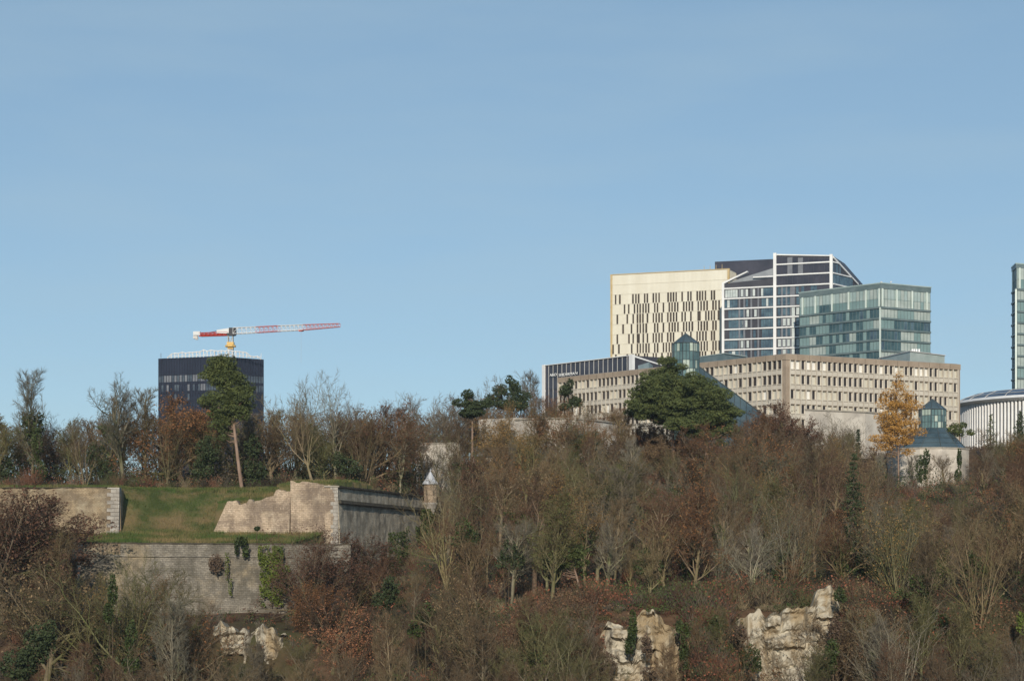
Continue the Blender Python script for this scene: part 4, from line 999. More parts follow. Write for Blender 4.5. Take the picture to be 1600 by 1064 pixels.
def gen_bare(seed, form, H=13.0, tw=1.0):
    rg = random.Random(seed); F = FORMS[form]; trunk = MB(); crown = MB(); tips = []; path = []
    R0 = H * (.018 if form in ('multi', 'slender') else .024)
    def grow(p, d, Ln, r, lvl):
        ns = (9, 6, 4, 3)[lvl]; pts = [p.copy()]; rr = [r]; ds = [d.copy()]; q = p.copy(); dd = d.copy()
        for i in range(ns):
            dd = dd + rv(rg, F['wob'] * (.3 if lvl == 0 else 1)) + Vector((0, 0, F['up'] * (.3 if lvl == 0 else 1)))
            dd.normalize(); q = q + dd * (Ln / ns); pts.append(q.copy()); ds.append(dd.copy())
            t = (i + 1) / ns; rr.append(max(.008, r * ((1 - t * .55) if (lvl == 0 and form != 'slender') else (1 - t * .85))))
        (trunk if lvl <= 2 else crown).tube(pts, rr, (8, 6, 4, 3)[lvl])
        if lvl == 0: path.extend(zip(pts, rr))
        def at(t):
            x = t * ns; i = min(int(x), ns - 1); return pts[i].lerp(pts[i + 1], x - i), ds[i + 1], lerp(rr[i], rr[i + 1], x - i)
        def child(t, ang, az):
            P, D, R = at(t); a = D.cross(Vector((math.cos(az), math.sin(az), .3))).normalized(); b = D.cross(a)
            s, c = math.sin(ang), math.cos(ang); return P, (D * c + (a * math.cos(az) + b * math.sin(az)) * s).normalized(), R
        if lvl == 0:
            for j in range(F['nl']):
                t = F['st'] + (1 - F['st']) * (j + rg.random() * .8) / F['nl']; t = min(t, 1)
                P, D, R = child(t, math.radians(rg.uniform(*F['an'])), j * 2.4 + rg.uniform(-.4, .4))
                tt = (t - F['st']) / (1 - F['st'])
                Lc = H * F['ll'] * ((1 - .62 * tt) if form == 'slender' else rg.uniform(.75, 1.05)); 
                grow(P, D, Lc, max(.03, min(R * .62, R0 * .55) * (Lc / (H * F['ll'])) ** .5), 1)
        elif lvl == 1:
            for j in range(F['n2']):
                t = .18 + .82 * (j + rg.random()) / F['n2']; P, D, R = child(min(t, 1), math.radians(rg.uniform(22, 60)), rg.uniform(0, 6.28))
                grow(P, D, Ln * .46 * (1.15 - .55 * t), max(.026, R * .62), 2)
        elif lvl == 2:
            for j in range(F['n3']):
                t = .15 + .85 * (j + rg.random()) / F['n3']; P, D, R = child(min(t, 1), math.radians(rg.uniform(20, 60)), rg.uniform(0, 6.28))
                grow(P, D, max(.5, Ln * .52 * (1.15 - .5 * t)), max(.015, R * .6), 3)
        else:
            for j in range(F['nt']):
                t = .1 + .9 * (j + rg.random()) / F['nt']; P, D, R = child(min(t, 1), math.radians(rg.uniform(15, 55)), rg.uniform(0, 6.28))
                ln = rg.uniform(.3, .75); e = P + (D + Vector((0, 0, .05))) * ln; crown.twig(P, e, .014 * tw); tips.append(e); tips.append(P.lerp(e, .5))
    d0 = Vector((rg.uniform(-.08, .08), rg.uniform(-.08, .08), 1)).normalized()
    grow(Vector((0, 0, -.4)), d0, H * F['tl'] + .4, R0 * (1 if form != 'multi' else 1.3), 0)
    return trunk, crown, tips, path
TM = []
def make_variants():
    spec = [('spread', 11), ('spread', 12), ('slender', 21), ('slender', 22), ('slender', 23), ('tall', 61), ('tall', 62), ('tall', 63), ('fork', 31), ('fork', 32), ('multi', 41), ('multi', 42), ('round', 51), ('round', 52), ('spread', 13)]
    for form, sd_ in spec:
        t, c, tips, path = gen_bare(sd_, form); hmax = max(v[2] for v in c.v)
        rng = np.random.default_rng(sd_); tp = np.array([tuple(x) for x in tips])
        sel = rng.random(len(tp)) < (6500 / len(tp)); lv, lf = cards(tp[sel], .17, rng, .7, jitter=.12)
        sel = rng.random(len(tp)) < (1500 / len(tp)); lv2, lf2 = cards(tp[sel], .17, rng, .7, jitter=.12)
        # ivy sleeve round the trunk and the lowest forks
        pc = []; rr_ = random.Random(sd_)
        src = [(Vector(v), 0) for v in t.v if v[2] < hmax * .62]
        for k in range(1700):
            v, _ = rr_.choice(src); hh = v.z / (hmax * .62)
            if Vector((v.x, v.y)).length > 1.4: continue
            pc.append(tuple(v + rv(rr_, .24 * (1.25 - hh * .7))))
        iv, if_ = cards(pc, .26, rng, .8)
        TM.append(dict(form=form, h=hmax, trunk=mesh_from('trunk', t, M['bark'], True), crown=mesh_from('crown', c, M['twig']),
                       leaf=np_mesh('dry_leaves', lv, lf, M['leaf']), sparse=np_mesh('dry_leaves', lv2, lf2, M['leaf']), ivy=np_mesh('ivy', iv, if_, M['ivy'])))
make_variants()
BY = {}
for i, t in enumerate(TM): BY.setdefault(t['form'], []).append(i)

TREES = []        # (root, px, py, descriptor) for labelling
COL = {'grey': (.185, .158, .112), 'brown': (.155, .108, .062), 'redbrown': (.155, .090, .052), 'olive': (.155, .140, .060), 'pale': (.32, .285, .21), 'dark': (.080, .055, .034), 'tan': (.215, .155, .082)}
LEAF = {'rust': (.21, .105, .045), 'ochre': (.26, .165, .06), 'copper': (.36, .17, .09), 'maroon': (.125, .068, .045), 'oliveleaf': (.10, .115, .038), 'tanleaf': (.20, .145, .08)}
rgT = random.Random(99)
def bare(px, Y, top=None, h=None, col='brown', form='spread', leaf=None, dense=False, ivy=False, label=None, lean=0, yaw=None, var=None, wide=1.0, name=None, base_z=None):
    x = PX(px, Y); zg = ground(x, Y) if base_z is None else base_z
    if h is None: h = max(2.5, PZ(top, Y) - zg)
    vi = BY[form][(var if var is not None else rgT.randrange(99)) % len(BY[form])]; T = TM[vi]; s = h / T['h']
    nm = name or 'bare_tree'
    root = thing(nm, label or '', 'tree', (x, Y, zg - .1)); root.rotation_euler = (rgT.uniform(-.03, .03), math.radians(lean), rgT.uniform(0, 6.28) if yaw is None else yaw)
    if lean: root.rotation_euler = (0, math.radians(lean), 0)
    sw = s * wide * rgT.uniform(.92, 1.08) * (1.0 if s > 1 else min(1, s ** .75) / s ** 1 * s ** .0 if False else 1.0)
    root.scale = (sw, sw, s)
    c = COL[col]; j = rgT.uniform(.82, 1.2); cc = tuple(min(1, v * j * rgT.uniform(.95, 1.05)) for v in c)
    g_ = rgT.choice(((.22, .19, .125), (.20, .185, .10), (.26, .215, .145), (.17, .135, .09), (.19, .155, .11))); t = link('trunk', T['trunk'], root); t.color = (*[min(.5, a_ * .62 + b_ * .75) for a_, b_ in zip(g_, cc)], 1)
    k = link('crown', T['crown'], root); k.color = (*[v * (.80 if col != 'pale' else .62) for v in cc], 1)
    if leaf:
        lf = link('dry_leaves', T['leaf'] if dense else T['sparse'], root); j = rgT.uniform(.8, 1.2); lf.color = (*[min(1, v * j) for v in LEAF[leaf]], 1)
    if ivy: link('ivy', T['ivy'], root)
    TREES.append([root, px, HZ - (zg + h * .6) / Y * FPX, dict(col=col, form=form, leaf=leaf, ivy=ivy, h=h, Y=Y, vi=vi, fixed=bool(label))])
    return root

# conifers -----------------------------------------------------------------
def pad_points(rg, c, rx, ry, rz, n):
    out = []
    while len(out) < n:
        v = Vector((rg.uniform(-1, 1), rg.uniform(-1, 1), rg.uniform(-1, 1))); l_ = v.length
        if l_ > 1 or l_ < .25: continue
        q = noise.noise(Vector((v.x * 2.3 + c[0], v.y * 2.3 + c[1], v.z * 2.3 + c[2])))
        if q < -.02: continue
        out.append((c[0] + v.x * rx, c[1] + v.y * ry, c[2] + v.z * rz * (1 if v.z > 0 else .75)))
    return out
def hero_pine(name, label, Y, trunk_px, pads, depth, tr0, dens=1.0, needle='needle', size=.42, cat='pine tree'):
    """trunk_px: photo points base to top; pads: (x, y, half width, half height) in photo px"""
    rg = random.Random(int(pads[0][0])); rng = np.random.default_rng(int(pads[0][0]))
    x0, y0 = trunk_px[0]; bx = PX(x0, Y); zg = ground(bx, Y); off = Vector((bx, Y, zg))
    root = thing(name, label, cat, tuple(off))
    zs = [PZ(y, Y) - zg for x, y in trunk_px]; pts = [Vector((PX(x, Y) - bx, 0, z)) for (x, y), z in zip(trunk_px, zs)]
    if pts[0].z > 0: pts.insert(0, Vector((pts[0].x, 0, -.4)))
    else: pts[0].z = -.4
    rr = [tr0 * (1 - .8 * i / (len(pts) - 1)) for i in range(len(pts))]
    t = MB(); t.tube(pts, rr, 9); pc = []; br = MB()
    for i, (x, y, hw, hh) in enumerate(pads):
        rx = hw / FPX * Y; rz = hh / FPX * Y; c = (PX(x, Y) - bx, 0, PZ(y, Y) - zg)
        subs = max(2, int(hw / 5))
        for k in range(subs):
            dy = rg.uniform(-1, 1) * depth * (.9 if k else .2); dx = rg.uniform(-.75, .75) * rx; dz = rg.uniform(-.5, .5) * rz; r_ = rg.uniform(.5, .8)
            cc = (c[0] + dx, dy, c[2] + dz); rs = max(.8, rx * r_); rq = max(.5, rz * rg.uniform(.8, 1.15)); pc += pad_points(rg, cc, rs, rs, rq, int(150 * dens * rs * (rs * .5 + rq)))
            # branch from trunk to the pad
            zz = min(max(cc[2] - abs(dx) * .35 - rx * .4, pts[0].z + 1), pts[-1].z)
            for a, b in zip(pts, pts[1:]):
                if a.z <= zz <= b.z: q = a.lerp(b, (zz - a.z) / max(.01, b.z - a.z)); break
            else: q = pts[-1]
            mid = q.lerp(Vector(cc), .5) + Vector((0, 0, -.3)); br.tube([q, mid, Vector(cc)], [tr0 * .26, tr0 * .18, .03], 5)
    o = len(t.v); t.v += br.v; t.f += [tuple(o + k for k in f) for f in br.f]
    part('trunk', t, M['pinebark'], root, world=False, smooth=True)
    v, f = cards(pc, size, rng, .42, up=.5); link('crown', np_mesh('crown', v, f, M[needle]), root)
    return root
def cone_tree(name, label, px, Y, top, hw_px, seed, material, droop=.25, dens=1.0, size=.35, base=.12, ragged=.25, gaps=0.0, bark='bark'):
    x = PX(px, Y); zg = ground(x, Y); H = PZ(top, Y) - zg; R = hw_px / FPX * Y; rg = random.Random(seed); rng = np.random.default_rng(seed)
    root = thing(name, label, 'conifer', (x, Y, zg)); t = MB(); t.tube([(0, 0, -.4), (0, 0, H * .5), (0, 0, H * .98)], [H * .016, H * .010, .03], 7); pc = []
    z = H * base
    while z < H * .985:
        k = 1 - (z - H * base) / (H * (1 - base)); nb = 6 + int(4 * k)
        for i in range(nb):
            if rg.random() < gaps: continue
            a = rg.uniform(0, 6.28); ln = R * (k ** (.62 if 'larch' in name else .85)) * rg.uniform(1 - ragged, 1 + ragged * .6) + .15
            e = Vector((math.cos(a) * ln, math.sin(a) * ln, z - droop * ln + rg.uniform(-.1, .2))); s = Vector((0, 0, z)); t.twig(s, e, max(.02, .05 * k))
            for q in range(int(9 * dens * max(1, ln * 1.7))):
                u = rg.uniform(.15, 1.02); p = s.lerp(e, u) + Vector((rg.gauss(0, .13 + .13 * ln * u * .5), rg.gauss(0, .13 + .13 * ln * u * .5), rg.gauss(-.04, .09))); pc.append(tuple(p))
        z += H * .028
    tt = part('trunk', t, M[bark], root, world=False); tt.color = (.12, .09, .07, 1)
    v, f = cards(pc, size, rng, .5, up=-.2); link('crown', np_mesh('crown', v, f, M[material]), root)
    return root
def bush(name, label, px, Y, pads, material, size=.24, dens=1.0, cat='shrub', on=None, depth=None, group=None, stem=True):
    """leafy mass from photo-measured lobes at distance Y: shrubs, ivy, evergreen clumps"""
    rg = random.Random(int(px * 7 + Y)); rng = np.random.default_rng(int(px * 7 + Y)); x = PX(px, Y); lo = max(p[1] + p[3] for p in pads); zg = PZ(lo, Y) if on else ground(x, Y)
    root = thing(name, label, cat, (x, Y, zg), group=group); pc = []; st = MB()
    for (a, b, hw, hh) in pads:
        c = (PX(a, Y) - x, 0, PZ(b, Y) - zg); rx = hw / FPX * Y; rz = hh / FPX * Y; ry = depth or rx
        pc += pad_points(rg, c, rx, ry, rz, int(420 * dens * max(.3, rx * rz)))
        st.tube([(c[0] * .3, 0, 0 if not on else max(0, c[2] - rz)), (c[0] * .7, 0, c[2] * .6), (c[0], 0, c[2] + rz * .5)], [.07, .05, .02], 4)
    s = part('stem', st, M['bark'], root, world=False); s.color = (.12, .09, .06, 1)
    v, f = cards(pc, size, rng, .75); link('foliage', np_mesh('foliage', v, f, M[material] if isinstance(material, str) else material), root)
    return root

# ---------------------------------------------------------------- landmark trees, skyline first (left to right)
bare(53, 306, 568, col='grey', form='slender', var=0, ivy=True, wide=1.0, label='tall grey bare tree with ivy covered trunk at the far left of the skyline', yaw=1)
bare(2, 312, 640, col='olive', form='round', leaf='oliveleaf', label='green brown round tree cut off by the left edge of the photo')
bare(160, 308, 600, col='tan', form='slender', var=1, ivy=True, wide=1.25, label='pale thin bare tree with ivy base right of the tallest far left tree')
bare(193, 303, 575, col='grey', form='tall', var=1, wide=1.0, label='tall straight slender bare tree above the pale quoin blocks of the fort wall')
bare(229, 310, 598, col='tan', form='slender', var=0, wide=1.1, label='bare tree standing just left of the navy office tower')
bare(120, 318, 640, col='grey', form='spread', label='low bare tree between the two tall slender trees on the left skyline')
bare(90, 312, 655, col='dark', form='round', leaf='maroon', label='dark maroon bushy tree right of the ivy covered tall tree')
bare(288, 309, 603, col='redbrown', form='round', leaf='rust', dense=True, label='rusty brown leafy tree in front of the navy office tower')
bare(262, 303, 640, col='brown', form='multi', label='brown many stemmed tree below the left edge of the navy office tower')
bare(325, 302, 650, col='olive', form='multi', leaf='oliveleaf', label='olive green stems tangled left of the leaning pine trunk')
bare(428, 306, 630, col='brown', form='round', leaf='tanleaf', label='brown bare tree just right of the navy office tower')
bare(490, 300, 605, col='tan', form='fork', var=0, wide=.9, lean=-7, label='old forked bare tree leaning left with thick pale trunk behind the fort block')
bare(462, 312, 573, col='grey', form='spread', var=0, wide=.75, label='tall bare tree with spread twiggy head right of the navy office tower')
bare(527, 306, 567, col='grey', form='fork', var=1, wide=.85, label='tallest bare tree with upright forked head left of the middle of the photo')
bare(505, 310, 640, col='olive', form='round', leaf='oliveleaf', label='low olive green tree between the two tall forked bare trees')
bare(574, 312, 618, col='redbrown', form='round', leaf='maroon', label='reddish bushy tree right of the tallest forked bare tree')
bare(602, 318, 622, col='redbrown', form='spread', leaf='rust', label='reddish brown spreading tree left of the grey twiggy skyline trees')
bare(640, 358, 609, col='grey', form='multi', label='grey twiggy tree on the skyline above the sentry box')
bare(668, 362, 612, col='grey', form='round', label='grey rounded bare tree on the skyline right above the sentry box roof')
bare(706, 358, 640, col='redbrown', form='multi', label='reddish bare tree standing between the sentry box and the museum end wall')
bare(770, 392, 583, col='grey', form='spread', wide=.8, label='grey bare tree with open crown between the two dark green pines')
bare(808, 396, 573, col='grey', form='fork', var=0, wide=.9, label='grey forked bare tree behind the small dark pine left of the dark glazed office')
bare(838, 398, 569, col='grey', form='slender', label='slender grey bare tree just left of the white framed dark office')
bare(868, 388, 602, col='redbrown', form='round', leaf='rust', label='rusty tree in front of the left post of the dark glazed office')
bare(925, 384, 622, col='tan', form='multi', leaf='ochre', label='tan bare tree in front of the concrete office building left of the big pine')
bare(960, 380, 628, col='redbrown', form='round', leaf='rust', label='rusty round tree touching the left side of the big pine')
bare(900, 380, 640, col='brown', form='multi', leaf='rust', label='brown many stemmed tree above the curved museum parapet')
bare(800, 378, 632, col='redbrown', form='round', leaf='rust', label='rusty brown tree above the pale museum end block')
bare(845, 376, 640, col='tan', form='spread', leaf='ochre', label='tan spreading tree above the middle of the curved museum parapet')
bare(1215, 345, 622, col='redbrown', form='round', leaf='maroon', dense=True, wide=1.15, label='broad reddish brown tree below the corner of the concrete office building')
bare(1172, 342, 640, col='redbrown', form='round', leaf='maroon', label='reddish brown tree at the foot of the sloping glass roof')
bare(1252, 350, 648, col='brown', form='spread', label='brown bare tree below the concrete office right of the broad reddish tree')
bare(1300, 372, 640, col='grey', form='spread', label='grey bare tree in front of the pale museum wall left of the larch')
bare(1325, 375, 645, col='grey', form='multi', label='grey many stemmed tree in front of the pale museum wall')
bare(1548, 372, 665, col='brown', form='spread', leaf='tanleaf', label='brown tree below the white columned hall')
bare(1585, 370, 668, col='tan', form='round', leaf='ochre', label='tan round tree at the right edge below the glass tower')
bare(1428, 362, 706, col='grey', form='slender', label='thin grey sapling before the left part of the round turret wall')
bare(1452, 364, 712, col='tan', form='slender', label='thin tan sapling before the middle of the round turret wall')
bare(1476, 361, 704, col='brown', form='tall', wide=.8, label='brown tall sapling before the round turret right of its middle')
bare(1512, 362, 716, col='grey', form='slender', label='thin grey sapling before the right edge of the round turret')
bare(1165, 212, 795, col='pale', form='fork', var=1, wide=1.2, h=None, label='pale grey bare tree with spreading white branches above the cliff', base_z=-11)
bare(1120, 214, 805, col='pale', form='multi', lean=12, wide=.9, label='pale tree with thin stems rising from the leaning mossy trunk at the cliff edge')
bare(935, 262, 700, col='tan', form='spread', var=1, ivy=True, label='tall tan tree with ivy trunk right of centre on the slope')
bare(960, 226, 770, col='tan', form='slender', lean=5, label='leaning bare tree with pale trunk just above the small cliff')
bare(1052, 300, 690, col='brown', form='spread', ivy=True, label='brown tree with stout ivy clad trunk directly below the big pine')
bare(1095, 318, 652, col='redbrown', form='round', leaf='rust', label='orange brown leafy tree under the right side of the big pine')
bare(990, 275, 672, col='pale', form='slender', label='pale slender dead tree below the left side of the big pine')
bare(798, 336, 655, col='tan', form='round', leaf='ochre', dense=True, wide=1.2, label='ochre leaved tree veiling the junction of museum end block and curved wall')
bare(850, 340, 646, col='brown', form='spread', leaf='rust', dense=True, wide=1.2, label='rust leaved tree veiling the curved museum wall left of its middle')
bare(905, 338, 664, col='olive', form='round', leaf='oliveleaf', dense=True, wide=1.2, label='green tinted tree veiling the museum green glass roof')
bare(955, 340, 655, col='brown', form='spread', leaf='tanleaf', dense=True, wide=1.2, label='tan leaved tree veiling the right end of the curved museum wall')
bare(825, 334, 662, col='tan', form='tall', leaf='ochre', wide=1.3, label='tan tall tree with ochre leaves in front of the curved wall, left half')
bare(878, 333, 648, col='brown', form='tall', leaf='rust', wide=1.3, label='brown tall tree with rusty leaves before the middle of the curved museum wall')
bare(930, 334, 643, col='tan', form='fork', leaf='rust', wide=1.1, label='tan forked tree before the right half of the curved museum wall')
bare(1003, 346, 652, col='brown', form='round', leaf='rust', dense=True, label='round brown tree at the foot of the big pine, left side')
bare(1033, 350, 652, col='brown', form='round', leaf='rust', dense=True, wide=1.2, label='dense brown tree straight behind the big pine trunk')
bare(1078, 348, 668, col='redbrown', form='round', leaf='rust', dense=True, label='rusty tree between the two big pine trunks')
bare(1030, 322, 676, col='redbrown', form='round', leaf='tanleaf', dense=True, label='reddish round tree hiding the foot of the big pine trunk')
bare(765, 338, 672, col='tan', form='multi', leaf='ochre', label='tan many stemmed tree below the pale museum end block')
bare(820, 300, 668, col='olive', form='spread', leaf='ochre', wide=1.1, label='large ochre tinted tree in front of the curved museum parapet')
bare(880, 290, 682, col='tan', form='spread', ivy=True, label='tan spreading tree with ivy in front of the museum glass roof')
bare(782, 285, 700, col='brown', form='fork', leaf='ochre', label='brown forked tree in front of the museum lean-to glass roof')
bare(728, 300, 655, col='brown', form='slender', ivy=True, label='ivy clad slender tree directly left of the museum end block')
# copper tree and its neighbours against the lower wall
bare(488, 243, 812, col='redbrown', form='multi', leaf='maroon', dense=True, label='dark maroon tree with pale stems in front of the fort wall corner', wide=1.1)
bare(505, 246, 842, col='dark', form='round', leaf='maroon', dense=True, wide=1.2, label='wide dark maroon tree covering the right end of the lower fort wall')
bare(496, 238, 895, col='redbrown', form='round', leaf='rust', dense=True, label='rusty low tree at the foot of the wall right of the bright green ivy')
bare(484, 241, 850, col='pale', form='multi', leaf='maroon', wide=.6, label='thin pale stems beside the bright green ivy on the lower wall')
bare(560, 262, 822, col='dark', form='round', leaf='maroon', dense=True, label='dark purple brown tree in front of the right wing of the fort wall')
bare(590, 258, 862, col='redbrown', form='round', leaf='maroon', label='purplish shrub like tree below the right wing of the fort wall')
bare(545, 228, 925, col='redbrown', form='multi', leaf='copper', dense=True, label='copper leaved tree near the bottom left of centre')
bare(520, 236, 905, col='dark', form='round', leaf='maroon', label='dark maroon tree just above the copper leaved tree')
bare(36, 246, 762, col='dark', form='round', leaf='maroon', dense=True, wide=1.25, label='large dark maroon tree hiding the left end of the upper fort wall')
bare(8, 238, 742, col='dark', form='round', leaf='maroon', dense=True, label='dark tree at the far left edge beside the upper fort wall')
bare(80, 238, 815, col='tan', form='slender', label='pale thin bare tree in front of the left part of the upper fort wall')
bare(70, 232, 850, col='brown', form='round', leaf='tanleaf', label='brown bushy tree left of the lower fort wall corner')
bare(172, 228, 856, col='olive', form='multi', wide=1.35, label='yellowish green many stemmed tree in front of the lower fort wall', ivy=True)
bare(208, 226, 852, col='olive', form='fork', wide=1.3, label='pale olive tree with spreading branches in front of the lower fort wall')
bare(252, 230, 880, col='olive', form='spread', wide=1.25, label='tan bare tree reaching up the lower fort wall right of the olive tree')
bare(270, 214, 925, col='pale', form='slender', label='pale bare tree below the middle of the lower fort wall')
bare(300, 222, 935, col='brown', form='round', leaf='rust', label='rusty low tree at the foot of the lower fort wall')
bare(760, 232, 930, col='redbrown', form='round', leaf='copper', label='copper brown low tree right of centre near the bottom')
bare(1285, 250, 832, col='redbrown', form='round', leaf='rust', dense=True, label='rust red leafy tree above the large cliff')
bare(1590, 280, 770, col='redbrown', form='round', leaf='rust', dense=True, label='rust orange tree at the right edge halfway up the slope')
bare(842, 222, 965, col='redbrown', form='round', leaf='copper', label='copper leaved low tree left of the small cliff')
bare(1372, 255, 800, col='olive', form='slender', ivy=True, label='straight ivy clad trunk right of the dark spruce')

for a_ in ((788, 341, 618, 'tan', 'spread', 'ochre', 'tall tan ochre-tinted tree rising above the right edge of the museum end block'),
           (832, 341, 612, 'brown', 'tall', None, 'tall brown bare tree rising above the left part of the curved museum parapet'),
           (872, 341, 622, 'tan', 'spread', 'rust', 'tall tan rusty-leaved tree rising over the middle of the curved museum parapet'),
           (916, 341, 622, 'brown', 'spread', None, 'tall brown bare spreading tree in front of the concrete office left wing'),
           (962, 341, 630, 'tan', 'tall', 'tanleaf', 'tall tan-leaved tree just left of the big pine crown'),
           (690, 372, 606, 'grey', 'spread', None, 'grey spreading skyline tree just left of the dark green skyline pine'),
           (718, 385, 604, 'brown', 'round', 'rust', 'brown rusty skyline tree rising behind the dark green skyline pine'),
           (752, 400, 600, 'grey', 'spread', None, 'grey spreading skyline tree in the gap between the dark skyline pines'),
           (953, 201.5, 978, 'brown', 'slender', None, 'thin brown bare tree veiling the left edge of the small cliff'),
           (1040, 200.5, 990, 'tan', 'slender', None, 'thin tan bare tree veiling the right face of the small cliff'),
           (1178, 202, 972, 'tan', 'multi', 'rust', 'tan rusty-leaved stems veiling the left part of the large cliff'),
           (1262, 200, 1000, 'olive', 'slender', None, 'thin olive bare tree veiling the right part of the large cliff'),
           (1298, 203, 955, 'brown', 'multi', 'tanleaf', 'brown tan-leaved stems against the right edge of the large cliff'),
           (662, 331, 668, 'brown', 'tall', 'tanleaf', 'brown tan-leaved tree before the low pale wall behind the sentry box roof'),
           (684, 332, 676, 'grey', 'spread', None, 'grey spreading tree before the low pale wall just right of the sentry box'),
           (708, 334, 672, 'olive', 'multi', 'oliveleaf', 'olive many-stemmed tree before the right end of the low pale wall'),
           (738, 366, 638, 'brown', 'spread', 'rust', 'brown rusty tree right behind the trunk of the dark green skyline pine'),
           (762, 390, 622, 'redbrown', 'round', 'rust', 'reddish bushy tree between the dark skyline pines above the museum end block'),
           (948, 216, 800, 'pale', 'tall', None, 'pale trunked tall tree standing behind the small cliff, left side'),
           (985, 221, 830, 'tan', 'fork', None, 'tan forked tree behind the small cliff, centre'),
           (1180, 222, 800, 'pale', 'tall', None, 'pale trunked tall tree behind the left end of the large cliff'),
           (725, 232, 810, 'tan', 'tall', None, 'tan tall bare tree on the slope below and right of the sentry box'),
           (800, 228, 800, 'grey', 'tall', None, 'grey tall bare tree low on the slope beneath the museum end block'),
           (1480, 226, 815, 'pale', 'slender', None, 'pale slender tree on the slope right of the slanting green pine bough'),
           (1555, 224, 800, 'tan', 'tall', None, 'tan tall bare tree near the right edge halfway down the slope'),
           (1090, 203.5, 958, 'brown', 'multi', 'rust', 'rusty thin stemmed tree between the small and large cliffs'),
           (1128, 203, 940, 'olive', 'tall', 'oliveleaf', 'olive tree beside the left edge of the large cliff'),
           (965, 201, 1012, 'tan', 'multi', None, 'tan bare stems in front of the left part of the small cliff'),
           (1222, 200, 1022, 'grey', 'multi', None, 'grey bare stems in front of the middle of the large cliff'),
           (1330, 205, 940, 'brown', 'tall', 'tanleaf', 'brown tan-leaved tree just right of the large cliff'),
           (1360, 203, 935, 'olive', 'fork', None, 'olive forked tree right of the large cliff and its brown neighbour'),
           (925, 204, 945, 'grey', 'tall', None, 'grey tall bare tree just left of the small cliff'),
           (1240, 211.5, 860, 'redbrown', 'fork', 'rust', 'rusty forked tree growing on the rim of the large cliff'),
           (1015, 212, 852, 'tan', 'tall', 'tanleaf', 'tan tall tree rooted on top of the small cliff')):
    bare(a_[0], a_[1], a_[2], col=a_[3], form=a_[4], leaf=a_[5], label=a_[6])
# landmark conifers
hero_pine('pine_tree', 'leaning pine with long bare orange trunk in front of the navy office tower', 297,
          [(378, 764), (372, 720), (366, 670), (362, 630), (356, 600), (348, 572)],
          [(343, 564, 26, 9), (333, 573, 18, 10), (352, 576, 26, 10), (345, 588, 32, 11), (358, 597, 28, 11), (365, 609, 26, 11), (352, 618, 28, 10), (345, 628, 30, 10), (372, 626, 22, 11), (360, 637, 32, 10), (376, 640, 16, 9), (345, 648, 22, 9), (368, 655, 20, 10), (350, 662, 20, 9), (358, 674, 16, 9), (346, 684, 9, 6)], 1.6, .36, .95, size=.32)
hero_pine('pine_tree', 'big dark pine below the pointed glass spire with orange trunk', 336,
          [(1052, 720), (1051, 660), (1048, 620), (1044, 570)],
          [(1043, 566, 16, 8), (1046, 578, 26, 9), (1032, 588, 28, 10), (1052, 598, 36, 11), (1022, 604, 30, 11), (1045, 614, 44, 12), (1004, 618, 24, 10), (1030, 628, 46, 12), (998, 632, 20, 9), (1050, 640, 44, 12), (1018, 645, 34, 10), (1000, 648, 20, 8), (1060, 655, 36, 10), (1060, 622, 36, 12)], 3.4, .42, 1.15, size=.36)
hero_pine('pine_tree', 'dark pine leaning against the right side of the big pine under the glass spire', 331,
          [(1105, 730), (1103, 680), (1096, 640), (1088, 600)],
          [(1084, 592, 18, 9), (1088, 604, 30, 10), (1102, 616, 34, 11), (1090, 628, 44, 12), (1112, 638, 32, 10), (1095, 648, 48, 12), (1118, 658, 30, 10), (1095, 664, 42, 10), (1122, 674, 24, 9), (1100, 680, 34, 9), (1070, 662, 28, 9), (1128, 690, 14, 6)], 3.2, .40, 1.15, needle='needle', size=.36)
hero_pine('pine_tree', 'dark green pine on the skyline left of the bare trees above the museum', 352, [(738, 700), (738, 650), (738, 625)],
          [(738, 620, 16, 8), (726, 630, 18, 8), (748, 632, 20, 9), (735, 643, 26, 9)], 1.6, .28, 1.1, needle='needle_dark')
hero_pine('pine_tree', 'dark pine on the skyline left of the dark glazed office', 390, [(800, 690), (800, 640), (802, 600)],
          [(802, 598, 14, 8), (796, 610, 20, 9), (808, 622, 18, 9), (775, 620, 14, 8), (795, 634, 24, 8)], 1.7, .30, 1.1, needle='needle_dark')
hero_pine('pine_tree', 'dark narrow pine in front of the concrete office left of the rusty tree', 386, [(890, 690), (888, 640), (886, 604)],
          [(886, 603, 11, 8), (890, 615, 15, 9), (896, 628, 16, 9), (885, 638, 14, 7)], 1.4, .26, 1.0, needle='needle_dark')
hero_pine('pine_tree', 'green pine standing right behind the museum turret', 388, [(1500, 720), (1500, 680), (1499, 664)],
          [(1500, 664, 11, 6), (1494, 674, 14, 7), (1507, 678, 13, 7)], 1.3, .22, 1.1)
hero_pine('pine_tree', 'flat topped green pine leaning out over the slope left of the small cliff', 213, [(912, 945), (905, 915), (898, 890), (890, 870)],
          [(885, 862, 30, 9), (872, 872, 20, 8), (900, 870, 20, 8), (880, 884, 26, 7)], 1.6, .22, 1.0, size=.26)
hero_pine('pine_tree', 'slanting green pine bough on the slope right of the large cliff', 206, [(1440, 975), (1446, 940), (1455, 905)],
          [(1468, 888, 12, 5), (1455, 897, 16, 6), (1442, 906, 18, 7), (1450, 918, 16, 6), (1420, 928, 18, 7)], 1.3, .18, 1.0, size=.24)
hero_pine('pine_tree', 'small blue green pine behind the wall left of the sentry box', 336, [(655, 775), (655, 745), (655, 735)],
          [(652, 728, 11, 8), (646, 742, 14, 8), (655, 755, 15, 8)], 1.2, .16, 1.0, size=.28)
